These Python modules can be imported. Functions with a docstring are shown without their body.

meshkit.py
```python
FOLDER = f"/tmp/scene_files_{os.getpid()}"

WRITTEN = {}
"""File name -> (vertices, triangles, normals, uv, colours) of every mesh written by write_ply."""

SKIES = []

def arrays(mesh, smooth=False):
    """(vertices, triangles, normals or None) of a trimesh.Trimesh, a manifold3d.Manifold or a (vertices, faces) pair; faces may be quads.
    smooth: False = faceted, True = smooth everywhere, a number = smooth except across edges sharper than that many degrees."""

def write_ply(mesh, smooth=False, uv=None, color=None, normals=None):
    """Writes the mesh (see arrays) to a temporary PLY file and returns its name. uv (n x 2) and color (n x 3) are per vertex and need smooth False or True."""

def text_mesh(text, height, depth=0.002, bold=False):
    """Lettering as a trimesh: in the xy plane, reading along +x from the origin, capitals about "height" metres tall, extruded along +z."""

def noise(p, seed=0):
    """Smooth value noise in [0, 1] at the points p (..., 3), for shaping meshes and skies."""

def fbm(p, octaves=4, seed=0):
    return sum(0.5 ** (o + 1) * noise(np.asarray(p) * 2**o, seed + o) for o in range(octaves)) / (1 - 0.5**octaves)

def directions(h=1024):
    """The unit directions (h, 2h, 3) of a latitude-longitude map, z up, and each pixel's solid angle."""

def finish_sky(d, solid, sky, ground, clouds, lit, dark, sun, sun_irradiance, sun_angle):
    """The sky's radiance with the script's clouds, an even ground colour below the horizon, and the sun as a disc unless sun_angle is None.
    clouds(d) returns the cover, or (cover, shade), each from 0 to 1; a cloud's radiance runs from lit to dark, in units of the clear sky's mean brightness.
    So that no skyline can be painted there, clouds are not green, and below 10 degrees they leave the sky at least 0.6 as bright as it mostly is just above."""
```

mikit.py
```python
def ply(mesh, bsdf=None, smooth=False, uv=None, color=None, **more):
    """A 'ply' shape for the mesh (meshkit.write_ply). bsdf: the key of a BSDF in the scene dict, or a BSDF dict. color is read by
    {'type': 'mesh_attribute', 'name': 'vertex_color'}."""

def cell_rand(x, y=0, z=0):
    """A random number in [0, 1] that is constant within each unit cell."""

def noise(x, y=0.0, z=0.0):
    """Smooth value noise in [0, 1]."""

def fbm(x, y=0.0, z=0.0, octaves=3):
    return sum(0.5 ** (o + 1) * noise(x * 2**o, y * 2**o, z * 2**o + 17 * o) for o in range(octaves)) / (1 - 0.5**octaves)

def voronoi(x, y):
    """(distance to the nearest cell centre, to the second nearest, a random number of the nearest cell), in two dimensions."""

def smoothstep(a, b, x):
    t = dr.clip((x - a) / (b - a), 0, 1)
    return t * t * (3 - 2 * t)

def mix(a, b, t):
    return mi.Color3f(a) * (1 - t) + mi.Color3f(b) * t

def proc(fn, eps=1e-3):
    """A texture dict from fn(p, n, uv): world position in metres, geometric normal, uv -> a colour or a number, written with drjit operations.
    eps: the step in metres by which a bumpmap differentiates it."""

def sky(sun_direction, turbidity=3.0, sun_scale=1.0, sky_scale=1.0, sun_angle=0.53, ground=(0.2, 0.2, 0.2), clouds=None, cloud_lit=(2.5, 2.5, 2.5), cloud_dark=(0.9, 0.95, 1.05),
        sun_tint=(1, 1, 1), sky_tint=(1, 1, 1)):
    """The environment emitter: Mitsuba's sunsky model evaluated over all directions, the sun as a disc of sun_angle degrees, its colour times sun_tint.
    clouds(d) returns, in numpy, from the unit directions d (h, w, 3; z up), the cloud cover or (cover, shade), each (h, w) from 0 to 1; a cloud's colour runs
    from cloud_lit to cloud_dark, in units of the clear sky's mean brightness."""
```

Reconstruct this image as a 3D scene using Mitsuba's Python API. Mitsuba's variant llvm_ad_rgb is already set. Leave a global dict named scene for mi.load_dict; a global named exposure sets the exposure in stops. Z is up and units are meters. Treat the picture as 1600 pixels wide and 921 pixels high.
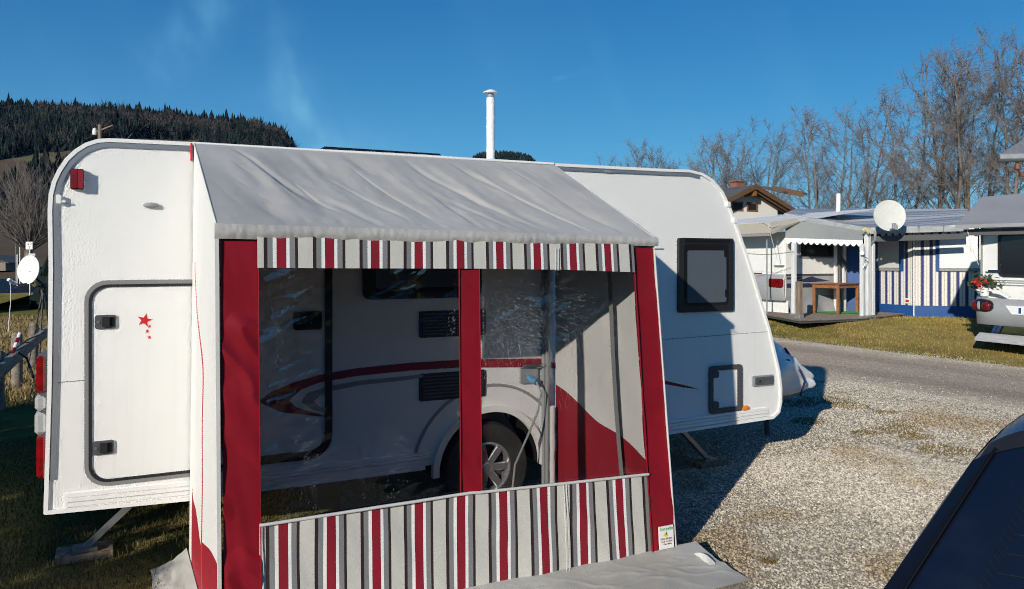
import math, numpy as np, trimesh, drjit as dr, mitsuba as mi, mikit, meshkit
from mikit import noise, fbm, voronoi, cell_rand, smoothstep, mix, proc
from shapely.geometry import Polygon, Point, box as sbox, LineString
from shapely import affinity
rs = np.random.RandomState
scene, labels = {}, {}
T = mi.ScalarTransform4f

# ------------------------------------------------------------------ camera, sky, exposure
EYE = np.array([.358, -5.208, 1.865]); YAW = math.radians(26.7)
FWD = np.array([math.sin(YAW), math.cos(YAW), 0.]); RGT = np.array([math.cos(YAW), -math.sin(YAW), 0.])
scene['camera'] = {'type': 'perspective', 'fov': 2 * math.degrees(math.atan(800 / 1250)), 'fov_axis': 'x', 'near_clip': .05, 'far_clip': 6000.,
                   'principal_point_offset_x': 0.0, 'principal_point_offset_y': 55.5 / 921,
                   'to_world': T().look_at(origin=EYE.tolist(), target=(EYE + FWD).tolist(), up=[0, 0, 1])}
SUN = np.array([-1.727, -1.25, .671]); SUN /= np.linalg.norm(SUN)

def cirrus(d):
    az = np.degrees(np.arctan2(d @ RGT, d @ FWD)); el = np.degrees(np.arcsin(d[..., 2]))
    q = np.stack([az * .25 + el * .1, el * .06 - az * .02, az * 0], -1)
    n = meshkit.fbm(q, 4, 3); n2 = meshkit.fbm(np.stack([az * .9 + el * .3, el * .5 - az * .2, az * 0], -1), 5, 9)
    def wisp(a0, e0, a1, e1, w):
        t = np.clip(((az - a0) * (a1 - a0) + (el - e0) * (e1 - e0)) / ((a1 - a0) ** 2 + (e1 - e0) ** 2), 0, 1)
        r = np.hypot(az - a0 - t * (a1 - a0), el - e0 - t * (e1 - e0))
        return np.exp(-(r / w) ** 2)
    c = .55 * wisp(-18.0, 20, -23.5, 12.6, 1.5) + .4 * wisp(-16.3, 15.5, -15, 11, 1.3) + .7 * wisp(-15.8, 11.5, -12.8, 7.0, 1.4) + .3 * wisp(-12, 8, -7, 6.5, 1.6) + .3 * wisp(3.0, 12.6, 5.5, 13.2, .12)
    hz = .90 * np.exp(-np.clip(el, 0, 90) / 7.0)
    return np.clip(hz + c * (.25 + 1.3 * np.clip(n2 - .32, 0, 1)) * .42 + .10 * np.clip(n - .5, 0, 1), 0, 1)

scene['sky'] = mikit.sky(SUN, turbidity=2.2, sun_scale=1.0, sky_scale=.50, ground=(.17, .16, .14), clouds=cirrus, cloud_lit=(1.8, 4.2, 5.9), sun_tint=(.80, 1.03, 1.66), sky_tint=(.09, .88, 1.76))
exposure = 2.1

# ------------------------------------------------------------------ helpers
def P(px, py, Z): return EYE + Z * (FWD + (px - 800) / 1250 * RGT - (py - 405) / 1250 * np.array([0, 0, 1.]))   # a surveyed point Z metres down the view axis
def wall(px, py, y=0.):
    d = P(px, py, 1.) - EYE; q = EYE + d * (y - EYE[1]) / d[1]; return q[0], q[2]
def onx(px, py, x):
    d = P(px, py, 1.) - EYE; return EYE + d * (x - EYE[0]) / d[0]
def flat(px, py, z=0.):
    d = P(px, py, 1.) - EYE; return EYE + d * (z - EYE[2]) / d[2]
def numbered(k):
    if k not in scene and k not in labels: return k
    i = 1
    while f'{k}_{i:03d}' in scene or f'{k}_{i:03d}' in labels: i += 1
    return f'{k}_{i:03d}'
def cat(*ms):
    vs, fs, n = [], [], 0
    for m in ms:
        v, f = (m.vertices, m.faces) if hasattr(m, 'vertices') else m
        f = np.asarray(f)
        if f.shape[1] == 4: f = np.vstack([f[:, [0, 1, 2]], f[:, [0, 2, 3]]])
        vs.append(np.asarray(v, float)); fs.append(f + n); n += len(v)
    return trimesh.Trimesh(np.vstack(vs), np.vstack(fs), process=False)
def tag(k, label=None, category=None, group=None, kind=None):
    e = labels.setdefault(k, {})
    for n, v in (('label', label), ('category', category), ('group', group), ('kind', kind)):
        if v: e[n] = v
def thing(name, label, category, group=None):
    k = numbered(name); labels[k] = {}; tag(k, label, category, group); return k
def add(name, mesh, mat, parent=None, smooth=False, label=None, category=None, group=None, kind=None, **kw):
    k = numbered((parent + '__' if parent else '') + name)
    scene[k] = mikit.ply(mesh, mat, smooth, **kw)
    if label or category or group or kind: tag(k, label, category, group, kind)
    return k
def box(x0, x1, y0, y1, z0, z1, c=0.):
    v = np.array([[x, y, z] for x in (x0, x1) for y in (y0, y1) for z in (z0, z1)], float)
    if c > 0:
        import manifold3d as m3
        pts = []
        for p in v:
            s = np.where(p == v.min(0), 1, -1) * c
            for k in range(3):
                q = p + s; q[k] = p[k]; pts.append(q)
        h = m3.Manifold.hull_points(np.array(pts)).to_mesh()
        return trimesh.Trimesh(h.vert_properties[:, :3], h.tri_verts, process=False)
    f = np.array([[0, 1, 3], [0, 3, 2], [4, 6, 7], [4, 7, 5], [0, 4, 5], [0, 5, 1], [2, 3, 7], [2, 7, 6], [0, 2, 6], [0, 6, 4], [1, 5, 7], [1, 7, 3]])
    return trimesh.Trimesh(v, f, process=False)
def xf(m, M): 
    m = m.copy(); m.apply_transform(M); return m
def frame(o, X, Y, Z):
    M = np.eye(4); M[:3, 0], M[:3, 1], M[:3, 2], M[:3, 3] = X, Y, Z, o; return M
def ext(poly, h):
    gs = getattr(poly, 'geoms', [poly])
    return cat(*[trimesh.creation.extrude_polygon(g, h, engine='earcut') for g in gs if g.area > 0])
def wallext(poly, y0, y1):      # polygon in (x, z), thickness from y0 (front) to y1 (back)
    m = ext(poly, y1 - y0); v = m.vertices
    m.vertices = np.stack([v[:, 0], y1 - v[:, 2], v[:, 1]], 1); return m
def rrect(x0, z0, x1, z1, r): return sbox(x0 + r, z0 + r, x1 - r, z1 - r).buffer(r, 6)
def tube(pts, r, n=8, cap=True):
    p = np.asarray(pts, float); r = np.broadcast_to(r, (len(p),)).astype(float)
    t = np.gradient(p, axis=0); t /= np.linalg.norm(t, axis=1, keepdims=True) + 1e-12
    ref = np.array([0, 0, 1.]) if abs(t[0, 2]) < .9 else np.array([1., 0, 0])
    a = np.cross(t, ref); a /= np.linalg.norm(a, axis=1, keepdims=True) + 1e-12; b = np.cross(t, a)
    an = np.arange(n) * 2 * math.pi / n
    v = p[:, None] + r[:, None, None] * (np.cos(an)[None, :, None] * a[:, None] + np.sin(an)[None, :, None] * b[:, None])
    i, j = np.meshgrid(np.arange(len(p) - 1), np.arange(n), indexing='ij')
    q = np.stack([i * n + j, i * n + (j + 1) % n, (i + 1) * n + (j + 1) % n, (i + 1) * n + j], -1).reshape(-1, 4)
    f = np.vstack([q[:, [0, 2, 1]], q[:, [0, 3, 2]]]); v = v.reshape(-1, 3)
    if cap:
        k = len(v); v = np.vstack([v, p[:1], p[-1:]]); e = (len(p) - 1) * n
        jj = np.arange(n); f = np.vstack([f, np.stack([jj * 0 + k, jj, (jj + 1) % n], 1), np.stack([jj * 0 + k + 1, e + (jj + 1) % n, e + jj], 1)])
    return trimesh.Trimesh(v, f, process=False)
def bar(a, b, w, h):     # a rectangular beam from a to b, w wide, h high
    a, b = np.asarray(a, float), np.asarray(b, float); d = b - a; L = np.linalg.norm(d); d /= L
    s = np.cross(d, [0, 0, 1.] if abs(d[2]) < .95 else [0, 1., 0]); s /= np.linalg.norm(s); u = np.cross(s, d)
    return xf(box(0, L, -w / 2, w / 2, -h / 2, h / 2), frame(a, d, -s, u))
def lathe(prof, n=24):
    return trimesh.creation.revolve(np.array(prof, float), sections=n)
def sheet(fn, nu, nv):   # fn(u, v arrays) -> (n, 3); returns (mesh, uv)
    u, v = np.meshgrid(np.linspace(0, 1, nu), np.linspace(0, 1, nv), indexing='ij')
    p = fn(u.ravel(), v.ravel())
    i, j = np.meshgrid(np.arange(nu - 1), np.arange(nv - 1), indexing='ij'); k = (i * nv + j).ravel()
    f = np.vstack([np.stack([k, k + nv, k + nv + 1], 1), np.stack([k, k + nv + 1, k + 1], 1)])
    return trimesh.Trimesh(p, f, process=False), np.stack([u.ravel(), v.ravel()], 1)
def fb(x, y, s=0, o=3): return meshkit.fbm(np.stack([x, y, np.asarray(x) * 0 + .37], -1), o, s) - .5
def star(cx, cz, r, rot=0.): return Polygon([(cx + (r if k % 2 == 0 else r * .4) * math.sin(rot + k * math.pi / 5), cz + (r if k % 2 == 0 else r * .4) * math.cos(rot + k * math.pi / 5)) for k in range(10)])

# ------------------------------------------------------------------ materials
def pr(rgb, rough=.6, metal=0., two=True, bump=None, bscale=1., eps=2e-3, **kw):
    col = rgb if isinstance(rgb, dict) else {'type': 'rgb', 'value': list(rgb)}
    b = {'type': 'principled', 'base_color': col, 'roughness': rough, 'metallic': metal, **kw}
    if bump is not None: b = {'type': 'bumpmap', 'arbitrary': proc(bump, eps), 'scale': bscale, 'bsdf': b}
    return {'type': 'twosided', 'bsdf': b} if two else b
def mat(name, *a, **k): scene[name] = pr(*a, **k); return name
def grimy(a, b, f=3., g=14.):
    return proc(lambda p, n, uv: mix(a, b, smoothstep(.35, .75, fbm(p.x * f, p.y * f, p.z * f, 3)) * .7 + .3 * noise(p.x * g, p.y * g, p.z * g)))

def hammer(p, n, uv):
    d1, d2, r = voronoi(p.x * 66 + 7, p.z * 66); return smoothstep(0., .6, d2 - d1) * (.5 + .5 * r)
mat('m_stucco', proc(lambda p, n, uv: mix((.81, .81, .80), (.755, .755, .745), smoothstep(.35, .8, fbm(p.x * 1.2, p.y, p.z * 1.2, 3)) * .6 + .5 * smoothstep(.56, .85, fbm(p.x * 26, 0., p.z * .9, 3)) * smoothstep(2.7, .6, p.z))), .38, bump=hammer, bscale=.0033, specular=.4)
mat('m_white', grimy((.80, .80, .79), (.75, .75, .74), 2, 9), .35)
mat('m_whitepl', (.78, .78, .77), .4)
mat('m_alu', grimy((.36, .37, .39), (.28, .29, .31), 3, 20), .4, .6)
mat('m_greyseal', (.20, .205, .21), .55)
mat('m_black', (.016, .016, .018), .45)
mat('m_blackgloss', (.012, .012, .014), .12, specular=.6)
mat('m_darkgrey', (.07, .072, .078), .5)
mat('m_midgrey', (.26, .27, .28), .5)
mat('m_acryl', (.085, .105, .13), .1, specular=.5)
mat('m_redlens', grimy((.22, .004, .007), (.08, .003, .004), 22, 70), .08, specular=.7)
mat('m_clearlens', (.55, .56, .58), .08, .4, specular=.8)
mat('m_orange', (.75, .22, .01), .12, specular=.7)
mat('m_reddecal', (.55, .02, .025), .35)
mat('m_darkred', (.24, .012, .022), .4)
mat('m_rubber', grimy((.022, .022, .023), (.035, .034, .033), 9, 40), .75)
mat('m_rim', (.42, .43, .45), .35, .7)
mat('m_chrome', (.6, .62, .64), .22, .9)
mat('m_steel', grimy((.32, .33, .34), (.22, .22, .22), 6, 30), .42, .8)
mat('m_galv', grimy((.44, .45, .46), (.34, .35, .36), 9, 40), .45, .6)
# awning cloth
def weave(p, n, uv): return noise(p.x * 380, p.y * 380, p.z * 380) * .5 + fbm(p.x * 45, p.y * 45, p.z * 45, 2)
mat('m_canvas', proc(lambda p, n, uv: mix((.425, .418, .405), (.335, .332, .332), .65 * smoothstep(.35, .72, fbm(p.x * 1.7 + p.y, p.y * 1.3, p.z * 1.5, 4)) + .35 * fbm(p.x * 14, p.y * 14, p.z * 14, 3))), .7, bump=weave, bscale=.0008, specular=.3)
mat('m_canvaspale', grimy((.58, .58, .57), (.53, .53, .52), 2.5, 16), .6, bump=weave, bscale=.0006, specular=.35)
mat('m_red', grimy((.245, .009, .020), (.195, .008, .016), 2.5, 20), .40, bump=weave, bscale=.0007, specular=.26)
def stripes(p, n, uv):
    t = (uv.x - 1.014) / .2335; s = (t - dr.floor(t)) * .2335
    c = mi.Color3f(.55, .545, .51)
    for a, b, col in ((0., .017, (.03, .018, .018)), (.017, .0422, (.21, .215, .225)), (.0422, .0598, (.80, .80, .80)), (.0598, .1058, (.235, .012, .026)), (.1058, .1213, (.80, .80, .80)), (.1213, .1473, (.21, .215, .225)), (.1473, .1613, (.03, .018, .018))):
        c = dr.select((s > a) & (s < b), mi.Color3f(*col), c)
    return c * (.93 + .07 * fbm(p.x * 6, p.y * 6, p.z * 6, 3))
mat('m_stripes', proc(stripes), .55, bump=weave, bscale=.0006, specular=.35)
def sidecloth(p, n, uv):   # uv.x: 0 at the caravan, 1 at the front; uv.y = height
    edge = .62 - .38 * uv.x + .02 * dr.sin(uv.x * 20)
    edge = dr.select(uv.x > .62, mi.Float(.42) + .02 * dr.sin(uv.x * 9), edge)
    red = (uv.y < edge) & (uv.x > .17)
    c = dr.select(red, mi.Color3f(.245, .009, .020), mi.Color3f(.58, .58, .57))
    pipe = dr.abs(uv.x - (.20 + .42 * smoothstep(1.9, 1.2, uv.y))) < .018
    c = dr.select(pipe & (uv.y < 1.85), mi.Color3f(.45, .02, .03), c)
    return c * (.92 + .08 * fbm(p.y * 5, p.z * 5, p.x, 3))
mat('m_sidecloth', proc(sidecloth), .55, bump=weave, bscale=.0006)
def rightcloth(p, n, uv):
    edge = .93 - .42 * uv.x + .015 * dr.sin(uv.x * 12)
    c = dr.select(uv.y < edge, mi.Color3f(.245, .009, .020), mi.Color3f(.60, .60, .59))
    return c * (.92 + .08 * fbm(p.y * 5, p.z * 5, p.x, 3))
mat('m_rightcloth', proc(rightcloth), .6, bump=weave, bscale=.0006)
scene['m_pvc'] = {'type': 'thindielectric', 'int_ior': 1.56, 'specular_transmittance': {'type': 'rgb', 'value': [.84, .84, .85]}}
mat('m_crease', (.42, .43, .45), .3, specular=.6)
mat('m_flap', grimy((.47, .465, .44), (.36, .35, .32), 2.2, 10), .7, bump=weave, bscale=.0006)
# ground
def gravelcol(p, n, uv):
    d1, d2, r = voronoi(p.x * 55, p.y * 55)
    big = fbm(p.x * .7, p.y * .7, 2., 3)
    c = mix((.235, .205, .165), (.46, .42, .35), r) * (.62 + .38 * smoothstep(.05, .35, d2 - d1))
    c = c * (.78 + .42 * big)
    moss = smoothstep(.60, .72, fbm(p.x * 1.1 + 4, p.y * 1.5 - 2, 5., 4)) * .65
    return mix(c, mix((.13, .09, .04), (.17, .13, .05), noise(p.x * 30, p.y * 30)), moss)
def gravelbump(p, n, uv):
    d1, d2, r = voronoi(p.x * 55, p.y * 55); e1, e2, q = voronoi(p.x * 105 + 3, p.y * 105)
    return smoothstep(.0, .5, d2 - d1) * (.4 + .6 * r) + .4 * smoothstep(0., .5, e2 - e1)
mat('m_gravel', proc(gravelcol), .85, bump=gravelbump, bscale=.011, specular=.3)
def roadcol(p, n, uv):
    d1, d2, r = voronoi(p.x * 45, p.y * 45)
    c = mix((.24, .195, .155), (.38, .325, .27), r) * (.8 + .4 * fbm(p.x * .8, p.y * .35, 1., 4))
    edge = smoothstep(1.2, 2.0, dr.abs(p.x - 12.2) + .9 * fbm(p.x * 1.6, p.y * 1.2, 0., 4) - .45)
    track = smoothstep(.25, .0, dr.abs(dr.abs(p.x - 12.2) - .75) - .12) * .12
    return mix(c * (1 - track), mix((.36, .305, .235), (.58, .52, .42), r) * (.75 + .4 * fbm(p.x * 3, p.y * 3, 0., 3)), edge * .8)
def roadbump(p, n, uv): return noise(p.x * 50, p.y * 50) + .5 * noise(p.x * 120, p.y * 120)
mat('m_road', proc(roadcol), .9, bump=roadbump, bscale=.012, specular=.25)
def fieldcol(p, n, uv):
    f = fbm(p.x * .35, p.y * .35, 0., 4); g = noise(p.x * 9, p.y * 9) * .5 + noise(p.x * 35, p.y * 35) * .5
    lush = smoothstep(.40, .62, f)
    c = mix(mix((.18, .13, .048), (.26, .20, .080), g), mix((.065, .074, .017), (.125, .12, .034), g), lush * .75)
    return c * (.75 + .5 * noise(p.x * 2.2, p.y * 2.2, 4.))
def fieldbump(p, n, uv): return fbm(p.x * 14, p.y * 14, 0., 3) + .5 * noise(p.x * 70, p.y * 70)
mat('m_field', proc(fieldcol), .95, bump=fieldbump, bscale=.03, specular=.1)
scene['m_blade'] = {'type': 'twosided', 'bsdf': {'type': 'principled', 'base_color': {'type': 'mesh_attribute', 'name': 'vertex_color'}, 'roughness': .7, 'specular': .25}}
mat('m_pebble', proc(lambda p, n, uv: mix((.235, .205, .165), (.70, .645, .55), cell_rand(p.x * 60, p.y * 60, 2)) * (.80 + .36 * fbm(p.x * .7, p.y * .7, 2., 3)) * mix((1, 1, 1), (.82, .74, .62), smoothstep(.56, .70, fbm(p.x * 1.1 + 4, p.y * 1.5 - 2, 5., 4)))), .8, specular=.3)
# woods, walls
def grain(a, b, ax='z'):
    def fn(p, n, uv):
        q = {'z': (p.x * 40, p.y * 40, p.z * 3), 'x': (p.x * 3, p.y * 40, p.z * 40), 'y': (p.x * 40, p.y * 3, p.z * 40)}[ax]
        return mix(a, b, smoothstep(.3, .7, fbm(*q, 3)))
    return proc(fn)
mat('m_oldwood', grain((.15, .125, .10), (.26, .225, .185), 'y'), .85)
mat('m_postwood', grain((.16, .12, .085), (.28, .22, .16)), .85)
mat('m_whitewood', grain((.60, .61, .63), (.72, .73, .74)), .6)
mat('m_brownwood', grain((.20, .075, .025), (.32, .13, .05), 'x'), .5)
mat('m_deckwood', grain((.13, .105, .085), (.22, .185, .15), 'x'), .85)
mat('m_greyplank', grain((.36, .36, .37), (.48, .48, .48), 'y'), .85)
mat('m_yellow', grain((.62, .38, .015), (.75, .48, .03), 'y'), .6)
mat('m_bark', grimy((.11, .09, .072), (.24, .205, .17), 2.5, 14), .9)
mat('m_twig', (.15, .128, .12), .9)
mat('m_tarp', grimy((.56, .56, .57), (.48, .48, .50), 1.2, 5), .6)
mat('m_tarpdark', grimy((.28, .285, .30), (.24, .245, .26), 1.2, 5), .6)
mat('m_beige', (.42, .39, .33), .7)
mat('m_valancegrey', grimy((.27, .285, .28), (.23, .24, .24), 2, 8), .75)
mat('m_silver', grimy((.36, .37, .385), (.31, .32, .335), 2, 8), .4, .1)
mat('m_navy', (.025, .03, .075), .45)
mat('m_blue', grimy((.012, .075, .27), (.01, .06, .22), 2, 9), .5)
def tentstripes(p, n, uv):
    t = uv.x / .215; s = t - dr.floor(t)
    c = mi.Color3f(.66, .66, .64)
    for a, b, col in ((.0, .30, (.028, .035, .17)), (.30, .36, (.30, .29, .25)), (.62, .68, (.36, .34, .28)), (.92, 1., (.30, .29, .25))):
        c = dr.select((s >= a) & (s < b), mi.Color3f(*col), c)
    return c
mat('m_tent', proc(tentstripes), .65)
mat('m_plaster', (.74, .73, .70), .8)
mat('m_rooftile', grimy((.085, .09, .095), (.06, .062, .065), 2, 6), .8)
mat('m_brick', grimy((.26, .12, .085), (.20, .09, .065), 5, 20), .9)
mat('m_fascia', grain((.10, .052, .026), (.16, .085, .045), 'x'), .65)
mat('m_solar', (.012, .02, .07), .12, specular=.6)
mat('m_greenmat', (.05, .19, .055), .9)
mat('m_leaf', grimy((.03, .055, .018), (.05, .08, .03), 6, 40), .6)
mat('m_poinsettia', (.48, .015, .015), .6)
mat('m_bluepl', (.10, .27, .46), .45)
mat('m_carpaint', (.006, .022, .085), .28, .5, clearcoat=1., clearcoat_gloss=.97)
mat('m_carglass', proc(lambda p, n, uv: mix((.003, .006, .016), (.012, .017, .03), .6 * smoothstep(.5, .8, fbm(p.x * 6, p.y * 6, p.z * 6, 4)))), .045, specular=.7, clearcoat=1., clearcoat_gloss=.99)
def roofsheet(p, n, uv):
    s = fbm(p.x * .7 + p.y * 3.2, p.y * .5, 0., 4)
    return mix((.26, .27, .29), (.62, .63, .64), smoothstep(.42, .62, s) * .8)
mat('m_roofsheet', proc(roofsheet), .42, .2)

# ------------------------------------------------------------------ ground
def ground_h(x, y):
    t = np.clip((x - 14.5) / 3.2, 0, 1); return .3 * t * t * (3 - 2 * t)
gx = np.unique(np.concatenate([np.linspace(-1800, -40, 24), np.linspace(-40, 14, 40), np.linspace(14, 18.5, 20), np.linspace(19, 80, 30), np.linspace(80, 2200, 20)]))
gy = np.unique(np.concatenate([np.linspace(-1500, -40, 20), np.linspace(-40, 80, 60), np.linspace(80, 2500, 24)]))
X, Y = np.meshgrid(gx, gy, indexing='ij'); nv = len(gy)
i, j = np.meshgrid(np.arange(len(gx) - 1), np.arange(nv - 1), indexing='ij'); k = (i * nv + j).ravel()
add('ground', trimesh.Trimesh(np.stack([X, Y, ground_h(X, Y)], -1).reshape(-1, 3), np.vstack([np.stack([k, k + nv, k + nv + 1], 1), np.stack([k, k + nv + 1, k + 1], 1)]), process=False), 'm_field', smooth=True, label='flat campsite ground of short dry grass', kind='structure')
def wobble(pts, amp, fr, seed, close=True):
    out = []
    p = np.array(pts + ([pts[0]] if close else []), float)
    for a, b in zip(p[:-1], p[1:]):
        n = max(2, int(np.linalg.norm(b - a) / .25)); t = np.linspace(0, 1, n, endpoint=False)[:, None]; out.append(a + (b - a) * t)
    q = np.vstack(out)
    return q + amp * np.stack([fb(q[:, 0] * fr, q[:, 1] * fr, seed), fb(q[:, 0] * fr + 50, q[:, 1] * fr, seed + 1)], 1)
g = Polygon(wobble([(1.9, -12), (1.7, -1.6), (2.0, 1.5), (2.6, 3.2), (4.5, 4.5), (9.6, 5.5), (9.6, 14), (10.2, 14), (10.2, -12)], .5, 1.3, 4)).buffer(0)
m = ext(g, .02); m.vertices[:, 2] -= .014
add('gravel_pitch', m, 'm_gravel', label='pale grey gravel pitch with patches of moss', kind='structure')
m = ext(Polygon(wobble([(10.0, -25), (10.0, 90), (14.35, 90), (14.35, -25)], .55, .9, 11)).buffer(0), .02); m.vertices[:, 2] -= .010
add('road', m, 'm_road', label='worn grey gravelly campsite road', kind='structure')

# loose stones on the pitch, one mesh nobody could count
def stones(n, region, smin, smax, seed, z=.006):
    r = rs(seed); x0, x1, y0, y1 = region
    c = np.stack([r.uniform(x0, x1, n), r.uniform(y0, y1, n)], 1)
    base = np.array([[1, 0, 0], [-1, 0, 0], [0, 1, 0], [0, -1, 0], [0, 0, 1], [0, 0, -1]], float)
    F = np.array([[0, 2, 4], [2, 1, 4], [1, 3, 4], [3, 0, 4], [2, 0, 5], [1, 2, 5], [3, 1, 5], [0, 3, 5]])
    s = r.uniform(smin, smax, n) * r.uniform(.6, 1.1, n)
    v = base[None] * r.uniform(.6, 1.2, (n, 6, 1)) + r.uniform(-.22, .22, (n, 6, 3))
    a = r.uniform(0, 6.3, n); ca, sa = np.cos(a)[:, None], np.sin(a)[:, None]
    v = np.stack([v[..., 0] * ca - v[..., 1] * sa, v[..., 0] * sa + v[..., 1] * ca, v[..., 2] * .78], -1) * s[:, None, None]
    v[..., 0] += c[:, :1]; v[..., 1] += c[:, 1:]; v[..., 2] += z + s[:, None] * .25
    return v, (F[None] + (np.arange(n) * 6)[:, None, None])
vv, ff, n0 = [], [], 0
for args in ((60000, (3.6, 7.2, -3.2, .4), .006, .0145, 1), (62000, (5.2, 10.4, -1.5, 3.4), .007, .016, 2), (9000, (9.0, 11.0, -1, 9), .007, .015, 6), (5000, (8.5, 14.6, -1, 11), .007, .013, 3), (5000, (13.7, 15.0, -2, 14), .008, .016, 4)):
    v, f = stones(*args); vv.append(v.reshape(-1, 3)); ff.append(f.reshape(-1, 3) + n0); n0 += len(vv[-1])
add('loose_gravel', trimesh.Trimesh(np.vstack(vv), np.vstack(ff), process=False), 'm_pebble', label='loose pale gravel stones strewn over the pitch', category='gravel', kind='stuff')

def blades(n, region, hmin, hmax, cols, seed, w=.004, lean=.5, zf=None, mask=None):
    r = rs(seed); x0, x1, y0, y1 = region
    x, y = r.uniform(x0, x1, n), r.uniform(y0, y1, n)
    if mask is not None:
        ok = mask(x, y); x, y = x[ok], y[ok]; n = len(x)
    h = r.uniform(hmin, hmax, n) * (.6 + .9 * (fb(x * 1.3, y * 1.3, seed) + .5)); a = r.uniform(0, 6.3, n); b = r.uniform(0, 6.3, n)
    z = zf(x, y) if zf is not None else np.zeros(n)
    d = np.stack([np.cos(a), np.sin(a), a * 0], 1) * w; l = np.stack([np.cos(b), np.sin(b), b * 0], 1) * (h * r.uniform(0, lean, n))[:, None]
    o = np.stack([x, y, z - .004], 1); up = np.array([0, 0, 1.])
    mid = o + l * .35 + up * (h * .6)[:, None]; tip = o + l + up * (h * r.uniform(.6, 1., n))[:, None]
    v = np.stack([o - d, o + d, mid + d * .7, mid - d * .7, tip], 1).reshape(-1, 3)
    f = (np.array([[0, 1, 2], [0, 2, 3], [3, 2, 4]])[None] + (np.arange(n) * 5)[:, None, None]).reshape(-1, 3)
    t = np.clip(fb(x * .9, y * .9, seed + 3) * 2.2 + .5 + r.uniform(-.35, .35, n), 0, 1)[:, None]
    c = np.array(cols[0]) * (1 - t) + np.array(cols[1]) * t; c = c * r.uniform(.7, 1.25, n)[:, None]
    return trimesh.Trimesh(v, f, process=False), np.repeat(c, 5, 0)
G0, G1 = (.055, .075, .02), (.20, .16, .075)
m, c = blades(60000, (-2.2, 1.75, -1.9, 4.5), .02, .06, (G0, (.13, .115, .045)), 21, .0028)
add('lawn', m, 'm_blade', color=c, label='short green lawn beside and under the caravan', category='grass', kind='stuff')
m, c = blades(42000, (14.2, 22.5, -1.5, 15), .02, .075, ((.13, .125, .022), (.38, .28, .070)), 22, .006, zf=ground_h, mask=lambda x, y: fb(x * 2, y * 2, 5) + .25 + (x - 14.6) * .5 > 0)
add('verge_grass', m, 'm_blade', color=c, label='yellowed grass verge along the far side of the road', category='grass', kind='stuff')
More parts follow.
